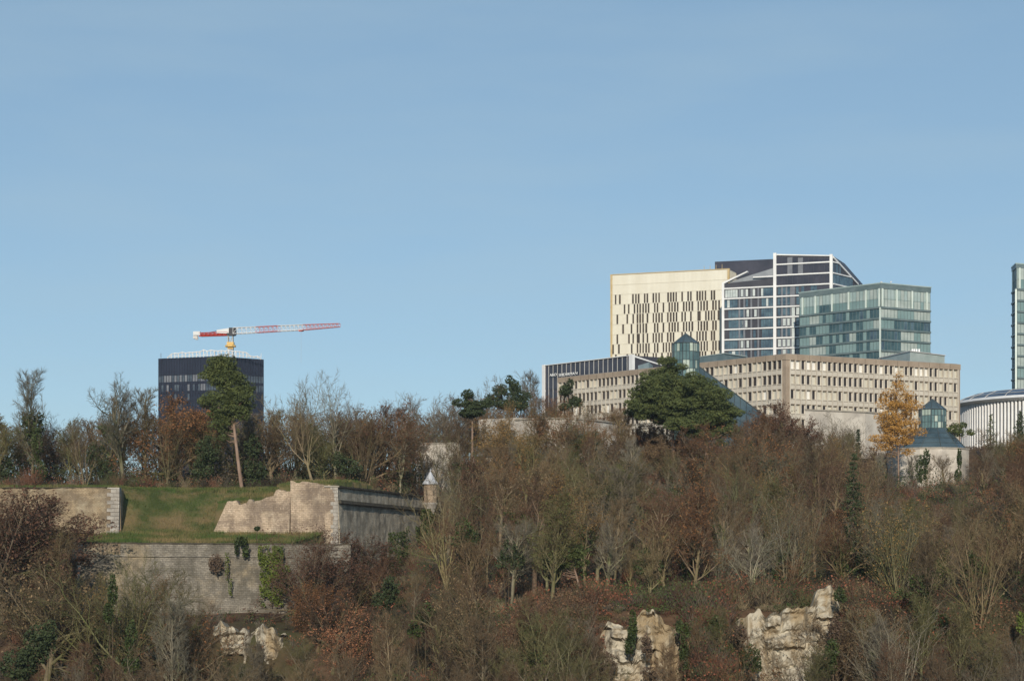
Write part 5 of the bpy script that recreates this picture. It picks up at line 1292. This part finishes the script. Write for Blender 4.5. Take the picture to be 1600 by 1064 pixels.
def larch():
    r = hero_pine('larch_tree', 'golden orange larch in front of the concrete office left of the museum turret', 366, [(1404, 735), (1403, 680), (1401, 620), (1400, 584)],
        [(1400, 590, 8, 7), (1397, 602, 14, 9), (1408, 609, 12, 8), (1391, 618, 18, 9), (1410, 622, 18, 9), (1400, 630, 22, 9), (1385, 636, 19, 9), (1408, 640, 24, 10), (1421, 644, 15, 8), (1382, 652, 20, 10), (1402, 656, 28, 11), (1424, 660, 16, 8), (1378, 668, 20, 9), (1400, 673, 30, 11), (1428, 674, 16, 8), (1374, 684, 16, 8), (1395, 690, 28, 10), (1424, 688, 18, 8), (1385, 702, 18, 8), (1408, 706, 18, 7)], 2.4, .2, .55, needle='larch', size=.3, cat='larch tree')
    return r
larch()
cone_tree('spruce_tree', 'slim dark green spruce on the slope above the large cliff', 1334, 226, 706, 36, 6, 'needle_dark', droop=.35, dens=.9, size=.30, base=.2, ragged=.35)
cone_tree('fir_tree', 'narrow dark fir in front of the pale museum wall left of the larch', 1341, 350, 668, 7, 7, 'needle_dark', dens=1.3, size=.25)
cone_tree('spruce_tree', 'small pointed spruce in front of the white columned hall', 1548, 380, 645, 13, 8, 'needle', dens=.45, size=.28, ragged=.4)
cone_tree('spruce_tree', 'dark spruce at the right edge in front of the white columned hall', 1594, 378, 640, 14, 9, 'needle_dark', dens=.6, size=.3)
cone_tree('spruce_tree', 'dark spruce at the right edge below the white columned hall', 1597, 360, 695, 16, 10, 'needle_dark', dens=.8, size=.3)

# ivy and shrubs -----------------------------------------------------------
bush('evergreen_shrub', 'dark evergreen bush at the far left edge above the upper fort wall', 8, 304, [(8, 735, 16, 24), (25, 748, 12, 12)], 'needle_dark', .3, .5)
def vine_sheet(name, label, wall_pts, material, dens=1.0, size=.22, depth=.18):
    """creeper lying on a wall: pads (px, py, half w, half h, distance)"""
    rg = random.Random(len(label)); rng = np.random.default_rng(len(label)); px, py, hw, hh, Y = wall_pts[0]
    lo = max(p[1] + p[3] for p in wall_pts); O = Vector((PX(px, Y), Y, PZ(lo, Y))); root = thing(name, label, 'ivy', tuple(O)); pc = []; st = MB()
    for (a, b, hw, hh, Y) in wall_pts:
        c = Vector((PX(a, Y), Y, PZ(b, Y))) - O; rx, rz = hw / FPX * Y, hh / FPX * Y; n = int(rx * rz * 420 * dens)
        for i in range(n):
            u, v = rg.uniform(-1, 1), rg.uniform(-1, 1)
            if abs(u) > 1 - .5 * max(0, -v) * rg.random() and rg.random() < .8: continue
            p = Vector((c.x + u * rx, c.y - abs(rg.gauss(0, depth)), c.z + v * rz))
            if noise.noise(Vector((p.x * .9 + a, p.z * .6, Y))) < -.33: continue
            pc.append(tuple(p))
        st.tube([(c.x, c.y - .1, c.z - rz), (c.x + .2, c.y - .12, c.z), (c.x - .1, c.y - .1, c.z + rz * .8)], [.07, .05, .02], 4)
    s = part('stem', st, M['bark'], root, world=False); s.color = (.12, .09, .06, 1)
    v, f = cards(pc, size, rng, .8); link('foliage', np_mesh('foliage', v, f, M[material]), root)
vine_sheet('ivy', 'bright green ivy curtain on the lower fort wall', [(424, 905, 19, 42, 254.2), (412, 868, 9, 16, 254.8), (434, 866, 9, 14, 254.8), (446, 905, 8, 22, 254.2)], 'ivy_bright', 1.3)
vine_sheet('ivy', 'dark ivy clump hanging over the top of the lower fort wall', [(378, 845, 9, 7, 254.9), (370, 855, 3, 12, 254.8), (384, 860, 5, 10, 254.7)], 'ivy', 2.2, depth=.4)
vine_sheet('ivy', 'thin yellow green creeper strip on the lower fort wall', [(355, 885, 3, 22, 254.5), (360, 912, 3, 18, 254.2)], 'ivy_bright', 1.2, .16)
vine_sheet('ivy', 'dark ivy climbing the wall corner below the sentry box', [(668, 815, 11, 20, 317.0), (664, 845, 14, 24, 314.5)], 'ivy', 1.5, .3, .5)
vine_sheet('ivy', 'patchy green ivy on the right wing below the string course', [(617, 865, 10, 34, 292), (632, 850, 6, 20, 296), (611, 890, 8, 20, 290)], 'ivy', 1.0, .24, .5)
bush('shrub', 'bare brown shrub growing from the face of the lower fort wall', 338, 254, [(338, 882, 13, 18)], M['brush'], .2, 1.2, on='wall', depth=.5)
bush('shrub', 'small round dark shrub on the grass at the top of the ditch', 230, 290, [(230, 766, 5, 3.5)], 'ivy', .2, 3)
bush('shrub', 'small dark green bush on the berm above the ivy curtain', 400, 258, [(402, 826, 5, 4)], 'ivy', .2, 2)
bush('evergreen_shrub', 'dark evergreen bush beside the trunk of the leaning pine', 330, 299, [(325, 705, 20, 26), (318, 735, 18, 22)], 'needle_dark', .3, .5)
bush('evergreen_shrub', 'dark evergreen bush right of the leaning pine trunk', 398, 301, [(395, 700, 15, 24), (402, 738, 16, 20), (388, 735, 10, 20)], 'needle_dark', .3, .5)
bush('evergreen_shrub', 'dark evergreen bush behind the pale quoin blocks', 152, 302, [(150, 715, 16, 28), (165, 738, 14, 20)], 'needle_dark', .3, .5)
bush('evergreen_shrub', 'dark ivy covered bush above the upper left fort wall', 60, 302, [(58, 700, 10, 36), (62, 738, 12, 20)], 'ivy', .3, .5)
bush('evergreen_shrub', 'dark evergreen bush behind the forked tree above the fort block', 545, 303, [(548, 730, 20, 18), (530, 720, 12, 16)], 'needle_dark', .3, .4)
bush('evergreen_shrub', 'tall dark evergreen clump in the bottom left corner', 60, 190, [(60, 1010, 26, 36), (30, 1040, 30, 30), (78, 990, 12, 24)], 'needle_dark', .26, .9)
bush('evergreen_shrub', 'dark ivy column in the olive tree below the lower wall', 176, 222, [(176, 925, 8, 30), (170, 960, 9, 20)], 'ivy', .24, 1.3)
bush('evergreen_shrub', 'dark evergreen bush near the bottom between the two left ivy columns', 205, 205, [(205, 1000, 10, 34), (205, 1040, 16, 20)], 'ivy', .24, 1.2)
bush('evergreen_shrub', 'dark green thicket below the copper leaved tree', 665, 205, [(665, 960, 18, 22), (650, 985, 14, 18)], 'ivy', .24, .8)
bush('evergreen_shrub', 'very dark evergreen in the shade right of the purple brown tree', 610, 246, [(610, 920, 16, 22), (600, 940, 20, 18)], 'needle_dark', .26, 1.0)
for i_, (a_, b_, hw_, hh_, mt_, lb_) in enumerate(((1156, 990, 12, 16, 'brush', 'brown shrub on the left edge of the large cliff'), (1172, 1030, 18, 26, 'ivy', 'green shrub covering the lower left of the large cliff'), 
        (1305, 985, 12, 30, 'brush', 'tall brown shrub down the right edge of the large cliff'), (1312, 930, 10, 14, 'ivy', 'green shrub by the topmost rock of the large cliff'),
        (948, 1035, 16, 18, 'brush', 'brown shrub at the lower left of the small cliff'), (1010, 1010, 9, 22, 'brush', 'brown shrub growing down the middle of the small cliff'), (1015, 1052, 14, 12, 'brush', 'brown shrub at the bottom of the small cliff'))):
    bush('shrub', lb_, a_, 204.3, [(a_, b_, hw_, hh_), (a_ + hw_ * .5, b_ + hh_ * .4, hw_ * .6, hh_ * .6)], mt_, .2, 1.3, on='rock')
bush('ivy_clump', 'green ivy patch hanging between the two faces of the small cliff', 988, 204.5, [(988, 985, 8, 34), (984, 1010, 9, 16)], 'ivy', .22, 1.8, cat='ivy', on='rock')
bush('ivy_clump', 'dark ivy running down the right edge of the small cliff', 1070, 204.5, [(1071, 1015, 10, 46), (1062, 980, 6, 14)], 'ivy', .22, 1.5, cat='ivy', on='rock')
bush('ivy_clump', 'dark green ivy thicket between the small and the large cliff', 1125, 204, [(1128, 1030, 22, 34), (1120, 980, 14, 20)], 'ivy', .24, .9, cat='ivy', on='rock')
bush('ivy_clump', 'dark ivy at the lower right of the large cliff', 1290, 201, [(1292, 1040, 16, 26), (1300, 1015, 12, 20)], 'ivy', .24, 1.0, cat='ivy', on='rock')
bush('evergreen_shrub', 'tall green ivy thicket right of the large cliff near the bottom', 1465, 205, [(1470, 1000, 26, 44), (1448, 960, 18, 26), (1480, 1045, 18, 20)], 'ivy', .24, .7)
bush('evergreen_shrub', 'bright green shrub at the right edge near the bottom', 1594, 200, [(1596, 975, 8, 22)], 'ivy_bright', .22, 1.2)
bush('evergreen_shrub', 'green ivy bush halfway up the slope left of the museum turret', 1375, 310, [(1375, 740, 12, 20)], 'ivy', .26, .6)
bush('evergreen_shrub', 'dark green bush in front of the left base of the turret', 1440, 352, [(1440, 735, 10, 26), (1448, 715, 6, 16)], 'ivy', .26, .8)
bush('evergreen_shrub', 'ivy column on the pale face of the turret', 1499, 366, [(1499, 718, 4, 20), (1497, 745, 6, 14)], 'ivy', .24, 1.8)
bush('evergreen_shrub', 'dark green bush at the right edge level with the turret base', 1585, 340, [(1582, 735, 16, 24)], 'needle_dark', .28, .6)
for a_, b_, y_, mt_, lb_ in ((725, 828, 236, 'ivy', 'green ivy mound on the slope below and right of the sentry box'), (795, 862, 226, 'needle_dark', 'dark evergreen on the slope below the museum end block'), (1010, 872, 219, 'ivy', 'green ivy bush just above the top of the small cliff'),
        (1228, 880, 219, 'ivy', 'green ivy bush just above the top of the large cliff'), (1352, 880, 219, 'needle_dark', 'dark evergreen bush under the slim spruce'), (1405, 838, 234, 'ivy', 'green bush on the slope below the golden larch'), (1520, 880, 222, 'ivy', 'green ivy mound on the slope below the museum turret'), (1565, 836, 236, 'needle_dark', 'dark evergreen bush near the right edge below the columned hall')):
    bush('evergreen_shrub', lb_, a_, y_, [(a_, b_, 15, 20), (a_ + 14, b_ + 14, 13, 14), (a_ - 10, b_ + 18, 12, 14)], mt_, .24, .55)
bush('evergreen_shrub', 'olive green bush under the middle of the museum', 872, 292, [(870, 800, 10, 22), (878, 775, 8, 18)], 'ivy', .24, .8)
bush('evergreen_shrub', 'olive green bush right of the tall tan ivy tree', 1105, 268, [(945, 800, 1, 1), (1105, 800, 14, 18)], 'ivy', .24, .8)

# ---------------------------------------------------------------- woodland on the slope, tree by tree
SKY = [(0, 640), (40, 650), (100, 645), (150, 650), (245, 632), (300, 622), (400, 638), (430, 632), (560, 618), (620, 622), (660, 625), (700, 645), (745, 680), (800, 676), (900, 678), (985, 676), (1000, 700), (1140, 700), (1155, 650), (1200, 638), (1250, 648), (1262, 662), (1345, 672), (1360, 690), (1390, 722), (1400, 770), (1530, 770), (1540, 690), (1600, 672)]
FRONT = [(0, 800), (60, 812), (100, 838), (118, 862), (240, 872), (320, 905), (445, 962), (455, 850), (520, 838), (600, 868), (660, 862), (685, 790), (700, 700)]
def limit(px, Y):
    if 640 < px < 722 and Y < 340 and in_wing(PX(px, Y), Y) > -1 and Y > 255: return 728
    if px < 700:
        if 500 < px and Y < 326 and in_wing(PX(px, Y), Y) > -1: return interp([(500, 850), (530, 845), (600, 872), (655, 868), (668, 850), (690, 800), (700, 700)], px)
        if Y < 262: return interp(FRONT, px) + (15 if 118 < px < 445 else 0)
        return interp(SKY, px)
    if 738 < px < 778 and Y < 360: return 688
    v = interp(SKY, px)
    if 895 < px < 1355 and Y < 209: return 1040
    if 325 < px < 460 and Y < 243: return 1050
    if 385 < px < 470 and Y < 250: return 985
    if Y < 204: return 925 + 45 * noise.noise(Vector((px * .01, 0, 5)))
    return v
def blocked(px, Y):
    x = PX(px, Y)
    if px < 700 and 250 < Y < 294 and x < -15: return True
    if px < 700 and 250 < Y < 330 and x < -12 and in_wing(x, Y) < 3 and Y < 300: return True
    if 640 < px < 705 and 296 < Y < 325: return True
    if 735 < px < 990 and 343 < Y < 385: return True
    if 1040 < px < 1180 and 392 < Y < 410: return True
    if 1390 < px < 1535 and 378 < Y < 402: return True
    if 205 < Y < 212.5 and (930 < px < 1070 or 1145 < px < 1315): return True
    if 232 < Y < 245 and 325 < px < 452: return True
    return False
placed = [(r.location.x, r.location.y) for r, *_ in TREES]
rgF = random.Random(2024); cand = []
def zone_cols(px, py):
    n = noise.noise(Vector((px * .006, py * .010, 2))) + rgF.uniform(-.35, .35)
    if px < 110: return rgF.choice(['brown', 'dark', 'brown', 'tan'])
    if n > .25: return rgF.choice(['olive', 'tan', 'olive', 'grey'])
    if n < -.2: return rgF.choice(['redbrown', 'redbrown', 'brown', 'dark'])
    return 'pale' if rgF.random() < .06 else rgF.choice(['brown', 'brown', 'grey', 'tan', 'redbrown', 'olive'])
NFILL = 205
def fill(y0, y1, p0, p1, n, hr, sp):
    k = 0; tries = 0
    while k < n and tries < n * 60:
        tries += 1
        Y = math.sqrt(rgF.uniform(y0 * y0, y1 * y1)); px = rgF.uniform(p0, p1)
        if blocked(px, Y): continue
        x = PX(px, Y)
        if any((x - a) ** 2 + (Y - b) ** 2 < sp * sp for a, b in placed): continue
        zg = ground(x, Y); h = rgF.uniform(*hr); lim = limit(px, Y) + rgF.uniform(0, 14); hm = PZ(lim, Y) - zg
        if hm < 3.2: continue
        if HZ - (zg + min(h, hm)) / Y * FPX > 1064: continue
        h = min(h, hm); form = rgF.choice(['tall', 'tall', 'tall', 'slender', 'slender', 'slender', 'fork', 'fork', 'spread', 'multi', 'multi'])
        if h < 6 and form in ('slender', 'spread', 'tall'): form = 'multi'
        py = HZ - (zg + h * .6) / Y * FPX; col = zone_cols(px, py)
        u = rgF.random(); leaf = None; dense = False
        if col in ('redbrown', 'dark'): leaf = 'rust' if u < .22 else 'maroon' if u < .35 else None
        elif col in ('olive', 'tan'): leaf = 'ochre' if u < .18 else 'oliveleaf' if u < .4 else 'tanleaf' if u < .55 else None
        else: leaf = 'tanleaf' if u < .3 else 'rust' if u < .4 else None
        bare(px, Y, h=h, col=col, form=form, leaf=leaf, dense=False, ivy=rgF.random() < .42 and form != 'multi' , wide=rgF.uniform(.85, 1.15))
        placed.append((x, Y)); k += 1
    return k
fill(298, 330, -10, 640, 34, (13, 17.5), 4.2)
fill(330, 372, 0, 760, 14, (14, 18), 5.5)
fill(165, 202, -15, 1620, 40, (11, 17), 5.0)
fill(178, 205, 1330, 1620, 13, (12, 18), 3.6)
fill(178, 205, 680, 905, 11, (12, 18), 3.6)
fill(202, 250, -15, 700, 26, (8, 12), 4.6)
fill(318, 343, 735, 1000, 9, (12, 16), 4.5)
fill(210, 236, 690, 1620, 34, (9, 14.5), 4.0)
fill(345, 400, 990, 1620, 15, (9, 14), 5.5)
fill(262, 345, 690, 1620, 68, (11, 17.5), 6.0)
fill(209, 262, 690, 1620, 50, (10, 16.5), 5.4)

def merge_smallest(keep=300):
    """past three hundred trees: those that show smallest become one mass"""
    def size(t):
        root, px, py, d = t; return (1e3 if d['fixed'] else 0) + d['h'] / d['Y'] - max(0, py - 1000) * .001
    TREES.sort(key=size, reverse=True); rest = TREES[keep:]; del TREES[keep:]
    cols = list(COL); V = []; F3 = []; F4 = []; M3 = []; M4 = []; base = 0; cache = {}
    def arr(me):
        if me.name not in cache:
            v = np.empty(len(me.vertices) * 3, np.float32); me.vertices.foreach_get('co', v)
            t = np.array([p.vertices[:] for p in me.polygons if len(p.vertices) == 3]).reshape(-1, 3); q = np.array([p.vertices[:] for p in me.polygons if len(p.vertices) == 4]).reshape(-1, 4)
            cache[me.name] = (v.reshape(-1, 3), t, q)
        return cache[me.name]
    for root, px, py, d in rest:
        mw = Matrix.LocRotScale(root.location, root.rotation_euler, root.scale); mt = np.array(mw); T = TM[d['vi']]
        for me, mi in ((T['trunk'], 0), (T['crown'], 1 + cols.index(d['col']))):
            v, t, q = arr(me); V.append(v @ mt[:3, :3].T + mt[:3, 3]); F3.append(t + base); F4.append(q + base); M3.append(np.full(len(t), mi)); M4.append(np.full(len(q), mi)); base += len(v)
        for ch in list(root.children): bpy.data.objects.remove(ch)
        bpy.data.objects.remove(root)
    if not rest: return
    V = np.concatenate(V); F3 = np.concatenate(F3).astype(int); F4 = np.concatenate(F4).astype(int)
    F = np.concatenate([F3, F4[:, [0, 1, 2]], F4[:, [0, 2, 3]]]); M4 = np.concatenate(M4); MI = np.concatenate([np.concatenate(M3), M4, M4])
    mats = [mat('far_bark', (.11, .09, .06), (.20, .17, .115), 1.4, .9, 5)] + [mat('far_twigs_' + c, tuple(q * .62 for q in COL[c]), tuple(q * .88 for q in COL[c]), .3, .9, 3) for c in cols]
    o = link('background_trees', np_mesh('background_trees', V, F, mats, MI)); tag(o, 'mass of smaller bare trees filling the gaps of the wooded hillside', 'woodland', kind='stuff')
merge_smallest()
# labels that single out each woodland tree: look + nearest landmark + order from the left
MARKS = [(0, 130, 560, 765, 'on the far left skyline'), (130, 250, 560, 765, 'left of the navy office tower'), (250, 420, 560, 765, 'below the navy office tower'), (420, 560, 560, 765, 'behind the fort corner block'), (560, 700, 560, 765, 'behind the right wing and sentry box'),
         (-30, 130, 765, 930, 'left of the lower fort wall'), (130, 300, 765, 960, 'against the lower fort wall'), (300, 460, 765, 1000, 'below the bright ivy curtain'), (460, 600, 765, 960, 'below the fort corner block'), (600, 720, 765, 930, 'below the sentry box'),
         (-30, 200, 900, 1200, 'in the bottom left corner'), (200, 460, 940, 1200, 'at the bottom below the fort wall'), (460, 700, 920, 1200, 'at the bottom left of centre'),
         (700, 850, 560, 760, 'in front of the museum left end'), (850, 1000, 560, 760, 'in front of the curved museum wall'), (1000, 1150, 560, 780, 'under the big pine'), (1150, 1270, 560, 780, 'below the concrete office corner'), (1270, 1400, 560, 780, 'around the golden larch'), (1400, 1530, 560, 780, 'in front of the round turret'), (1530, 1630, 560, 780, 'below the white columned hall'),
         (700, 850, 760, 900, 'on the slope right of the sentry box'), (850, 1000, 760, 900, 'on the slope above the small cliff'), (1000, 1150, 780, 920, 'on the slope below the big pine'), (1150, 1310, 780, 920, 'just above the large cliff'), (1310, 1430, 780, 920, 'around the slim spruce'), (1430, 1530, 780, 920, 'on the slope under the turret'), (1530, 1630, 780, 920, 'at the right edge mid slope'),
         (700, 850, 900, 1200, 'at the bottom near centre'), (850, 1080, 900, 1200, 'around the small cliff'), (1080, 1320, 920, 1200, 'around the large cliff'), (1320, 1470, 920, 1200, 'at the bottom right of the large cliff'), (1470, 1630, 920, 1200, 'in the bottom right corner')]
ORD = ['first', 'second', 'third', 'fourth', 'fifth', 'sixth', 'seventh', 'eighth', 'ninth', 'tenth', 'eleventh', 'twelfth', 'thirteenth', 'fourteenth', 'fifteenth']
FW = {'spread': 'spreading', 'slender': 'slender', 'fork': 'forked', 'multi': 'many-stemmed', 'tall': 'tall', 'round': 'bushy'}
CW = {'grey': 'grey', 'brown': 'brown', 'redbrown': 'reddish', 'olive': 'olive', 'pale': 'pale', 'dark': 'dark', 'tan': 'tan'}
LW = {'rust': ' rust-leaved', 'ochre': ' ochre-leaved', 'copper': ' copper-leaved', 'maroon': ' maroon-leaved', 'oliveleaf': ' green-leaved', 'tanleaf': ' tan-leaved', None: ' bare'}
gd = {}
for r, px, py, d in TREES:
    r['group'] = 'bare trees on the wooded hillside'
    if d['fixed']: continue
    mk = next((m for m in MARKS if m[0] <= px < m[1] and m[2] <= py < m[3]), None) or min(MARKS, key=lambda m: abs((m[0] + m[1]) / 2 - px) + abs((m[2] + m[3]) / 2 - py))
    gd.setdefault(mk[4], {}).setdefault('%s %s%s tree' % (CW[d['col']], FW[d['form']], LW[d['leaf']]), []).append((px, r, d))
for where, kinds in gd.items():
    for k, lst in kinds.items():
        lst.sort(key=lambda t: t[0])
        for i, (px, r, d) in enumerate(lst):
            r['label'] = ('%s %s' % (k, where)) if len(lst) == 1 else '%s from left among %ss %s' % (ORD[min(i, 14)], k, where)

# ---------------------------------------------------------------- undergrowth and rough grass (uncountable)
def brushwood():
    rng = np.random.default_rng(77); rg = random.Random(77); P = []; Sz = []
    n = 0
    while n < 8400:
        Y = math.sqrt(rg.uniform(174 ** 2, 385 ** 2)) if n < 5200 else rg.uniform(194, 216); px = rg.uniform(-20, 1620); x = PX(px, Y)
        if px < 700 and (251 < Y < 296) and (x > -58.5 and in_wing(x, Y) < 1.5): continue
        if px < 700 and 262 < Y < 296 and x <= -58.5: continue
        if 640 < px < 700 and 312 < Y < 324: continue
        zg = ground(x, Y); hh = rg.uniform(1.0, 3.2) * (1 + .7 * max(0, noise.noise(Vector((x * .12, Y * .12, 8))) * 2))
        if px < 690 and Y < 262:
            hm = PZ(interp([(0, 850), (60, 860), (118, 900), (320, 945), (445, 965), (520, 860), (600, 890), (690, 800)], px), Y) - zg
            if hm < .6: continue
            hh = min(hh, hm)
        if 338 < px < 450 and 230 < Y < 243: hh = min(hh, .7)
        if Y < 210 and (930 < px < 1068 or 1142 < px < 1320): hh = min(hh, .5 if Y < 207 else 1.0)
        if HZ - (zg + hh) / Y * FPX > 1070: continue
        P.append((x, Y, zg)); Sz.append(hh); n += 1
    P = np.array(P); Sz = np.array(Sz); K = 110; N = len(P)
    base = np.repeat(P, K, 0); hs = np.repeat(Sz, K); m = N * K
    t0 = rng.uniform(0, .55, m); ang = rng.uniform(0, 2 * np.pi, m); sp = rng.uniform(.05, .75, m)
    d = np.stack([np.cos(ang) * sp, np.sin(ang) * sp, np.ones(m)], 1); start = base + d * (t0 * hs * .8)[:, None] + rng.normal(0, .25, (m, 3)) * [1, 1, .1]
    a2 = ang + rng.normal(0, .9, m); s2 = sp + rng.uniform(0, .5, m); d2 = np.stack([np.cos(a2) * s2, np.sin(a2) * s2, np.ones(m)], 1); d2 /= np.linalg.norm(d2, axis=1)[:, None]
    end = start + d2 * (hs * rng.uniform(.2, .55, m))[:, None]
    r = rng.uniform(.012, .026, m)[:, None]; q = rng.normal(0, 1, (m, 3)); q -= (q * d2).sum(1)[:, None] * d2; q /= np.linalg.norm(q, axis=1)[:, None]; w2 = np.cross(d2, q)
    v = np.stack([start + q * r, start - q * r * .5 + w2 * r * .87, start - q * r * .5 - w2 * r * .87, end], 1).reshape(-1, 3)
    i = np.arange(m)[:, None] * 4; f = np.concatenate([i + [0, 1, 3], i + [1, 2, 3], i + [2, 0, 3]], 0)
    BM = [M['brush']] + [mat('brush_' + nm, c, tuple(q * 1.7 for q in c), .3, .9, 3) for nm, c in (('grey', (.115, .098, .072)), ('rust', (.12, .058, .035)), ('olive', (.085, .080, .036)), ('dark', (.042, .032, .022)), ('straw', (.17, .135, .08)))]
    def pick(p, k):
        a_ = noise.noise(Vector((p[0] * .09, p[1] * .09, k))) + rg.uniform(-.3, .3)
        return (0, 1, 2, 3, 4, 5)[min(5, max(0, int((a_ + .55) * 5.5)))]
    cm = np.array([pick(p, 3) for p in P]); mi = np.tile(np.repeat(cm, K), 3)
    o = link('undergrowth', np_mesh('undergrowth', v, f, BM, mi)); tag(o, 'tangled brown undergrowth covering the wooded slope', 'undergrowth', kind='stuff')
    # fallen and clinging leaves low down
    lfk = np.array([pick(p, 11) for p in P]); leafy = np.isin(lfk, (0, 2, 4, 5)); LMk = np.repeat(lfk, K)
    sel = (rng.random(m) < np.where(np.repeat(leafy, K), .42, .08)); lv, lf = cards(end[sel], .20, rng, .7, jitter=.12)
    LM = [mat('undergrowth_leaves_' + nm, c, tuple(q * 2 for q in c), .5, .85, 3) for nm, c in (('brown', (.095, .055, .03)), ('tan', (.14, .10, .055)), ('red', (.15, .055, .03)), ('olive', (.07, .07, .025)), ('green', (.028, .045, .014)), ('ivy', (.045, .065, .018)))]
    me = np_mesh('leafy_undergrowth', lv, lf, LM, LMk[sel])
    o = link('leafy_undergrowth', me); tag(o, 'brown and olive leaves clinging to low brush on the slope', 'undergrowth', kind='stuff')
brushwood()
def grass():
    rng = np.random.default_rng(5); rg = random.Random(5); P = []; H = []
    while len(P) < 85000:
        Y = rg.uniform(255.9, 297); x = rg.uniform(-80, -14)
        if Y < 275 and not (-58.3 < x < -22.5) and not (x <= -58.3 and Y > 271): continue
        if Y > 273 and Y < 276.8 and not (-56 < x < -41): continue
        if in_wing(x, Y) > -2.0 and Y > 275: continue
        if Y >= 275 and x > -41 and x < -32 and Y < 277: continue
        P.append((x, Y, ground(x, Y) - .03)); gap = (-57 < x < -40 and 275 < Y < 288)
        H.append(rg.uniform(.12, .4) if gap else rg.uniform(.15, .65))
    P = np.array(P); H = np.array(H); n = len(P); a = rng.uniform(0, 2 * np.pi, n); w_ = rng.uniform(.025, .06, n)
    dx = np.stack([np.cos(a) * w_, np.sin(a) * w_, np.zeros(n)], 1); tip = P + np.stack([rng.normal(0, .1, n), rng.normal(0, .1, n), H], 1)
    v = np.stack([P - dx, P + dx, tip], 1).reshape(-1, 3); f = np.arange(3 * n).reshape(n, 3)
    o = link('grass', np_mesh('grass', v, f, M['blade'])); tag(o, 'rough green and straw coloured grass on the fort banks', 'grass', kind='stuff')
grass()
def far_wood():
    """low mass of far woodland glimpsed between the trunks on the plateau"""
    rng = np.random.default_rng(9); rg = random.Random(9); c = []
    for k in range(60000):
        px = rg.uniform(-10, 1620); Y = rg.uniform(395, 430) if px > 690 else rg.uniform(345, 420); x = PX(px, Y)
        if 1035 < px < 1185: continue
        top = PZ(interp(SKY, px) + 22, Y); zg = ground(x, Y); z = lerp(zg, max(zg + 1, top), rg.random() ** 1.6)
        c.append((x, Y, z))
    v, f = cards(c, .7, rng, .22, up=.8); me = np_mesh('far_woodland', v, f, mat('far_woodland_twigs', (.075, .055, .042), (.15, .11, .08), .08, .9, 4))
    o = link('far_woodland', me); tag(o, 'distant brown woodland seen between the tree trunks on the plateau', 'woodland', kind='stuff')
far_wood()
def understory():
    """dark evergreen holly and bramble under the ridge trees"""
    rng = np.random.default_rng(19); rg = random.Random(19); c = []
    while len(c) < 46000:
        px = rg.uniform(-10, 1620); Y = rg.uniform(303, 343) if px < 640 else rg.uniform(330, 345) if px < 1000 else rg.uniform(215, 392)
        if 640 < px < 700 or (735 < px < 990) and Y > 343 or (1390 < px < 1535 and Y > 372): continue
        x = PX(px, Y); n = noise.noise(Vector((x * .11, Y * .11, 4)))
        if n < (-.05 if px < 700 else .12): continue
        zg = ground(x, Y); hh = (3.0 + 7 * max(0, n)) if px < 700 else (1.5 + 6 * n)
        c.append((x, Y, zg + hh * rg.random()))
    v, f = cards(c, .34, rng, .6); me = np_mesh('understory', v, f, mat('understory_leaves', (.020, .032, .012), (.050, .062, .022), .09, .85, 4, c3=(.075, .050, .028), s3=.05))
    o = link('understory', me); tag(o, 'dark evergreen understory leaves beneath the hillside trees', 'undergrowth', kind='stuff')
understory()

def haze():
    """thin even winter air from the valley to beyond the farthest building"""
    m = MB(); m.box(-700, 700, -90, 1300, -65, 130); me = mesh_from('haze', m, [])
    mt = bpy.data.materials.new('haze_air'); mt.use_nodes = True; n = mt.node_tree.nodes; n.clear()
    pv = n.new('ShaderNodeVolumePrincipled'); pv.inputs['Color'].default_value = (.80, .88, 1, 1); pv.inputs['Density'].default_value = .00008; pv.inputs['Anisotropy'].default_value = .2
    o = n.new('ShaderNodeOutputMaterial'); mt.node_tree.links.new(pv.outputs[0], o.inputs['Volume'])
    me.materials.clear(); me.materials.append(mt); ob = link('haze', me); ob['kind'] = 'stuff'; ob['label'] = 'thin winter haze softening the far buildings'; ob['category'] = 'haze'
haze()
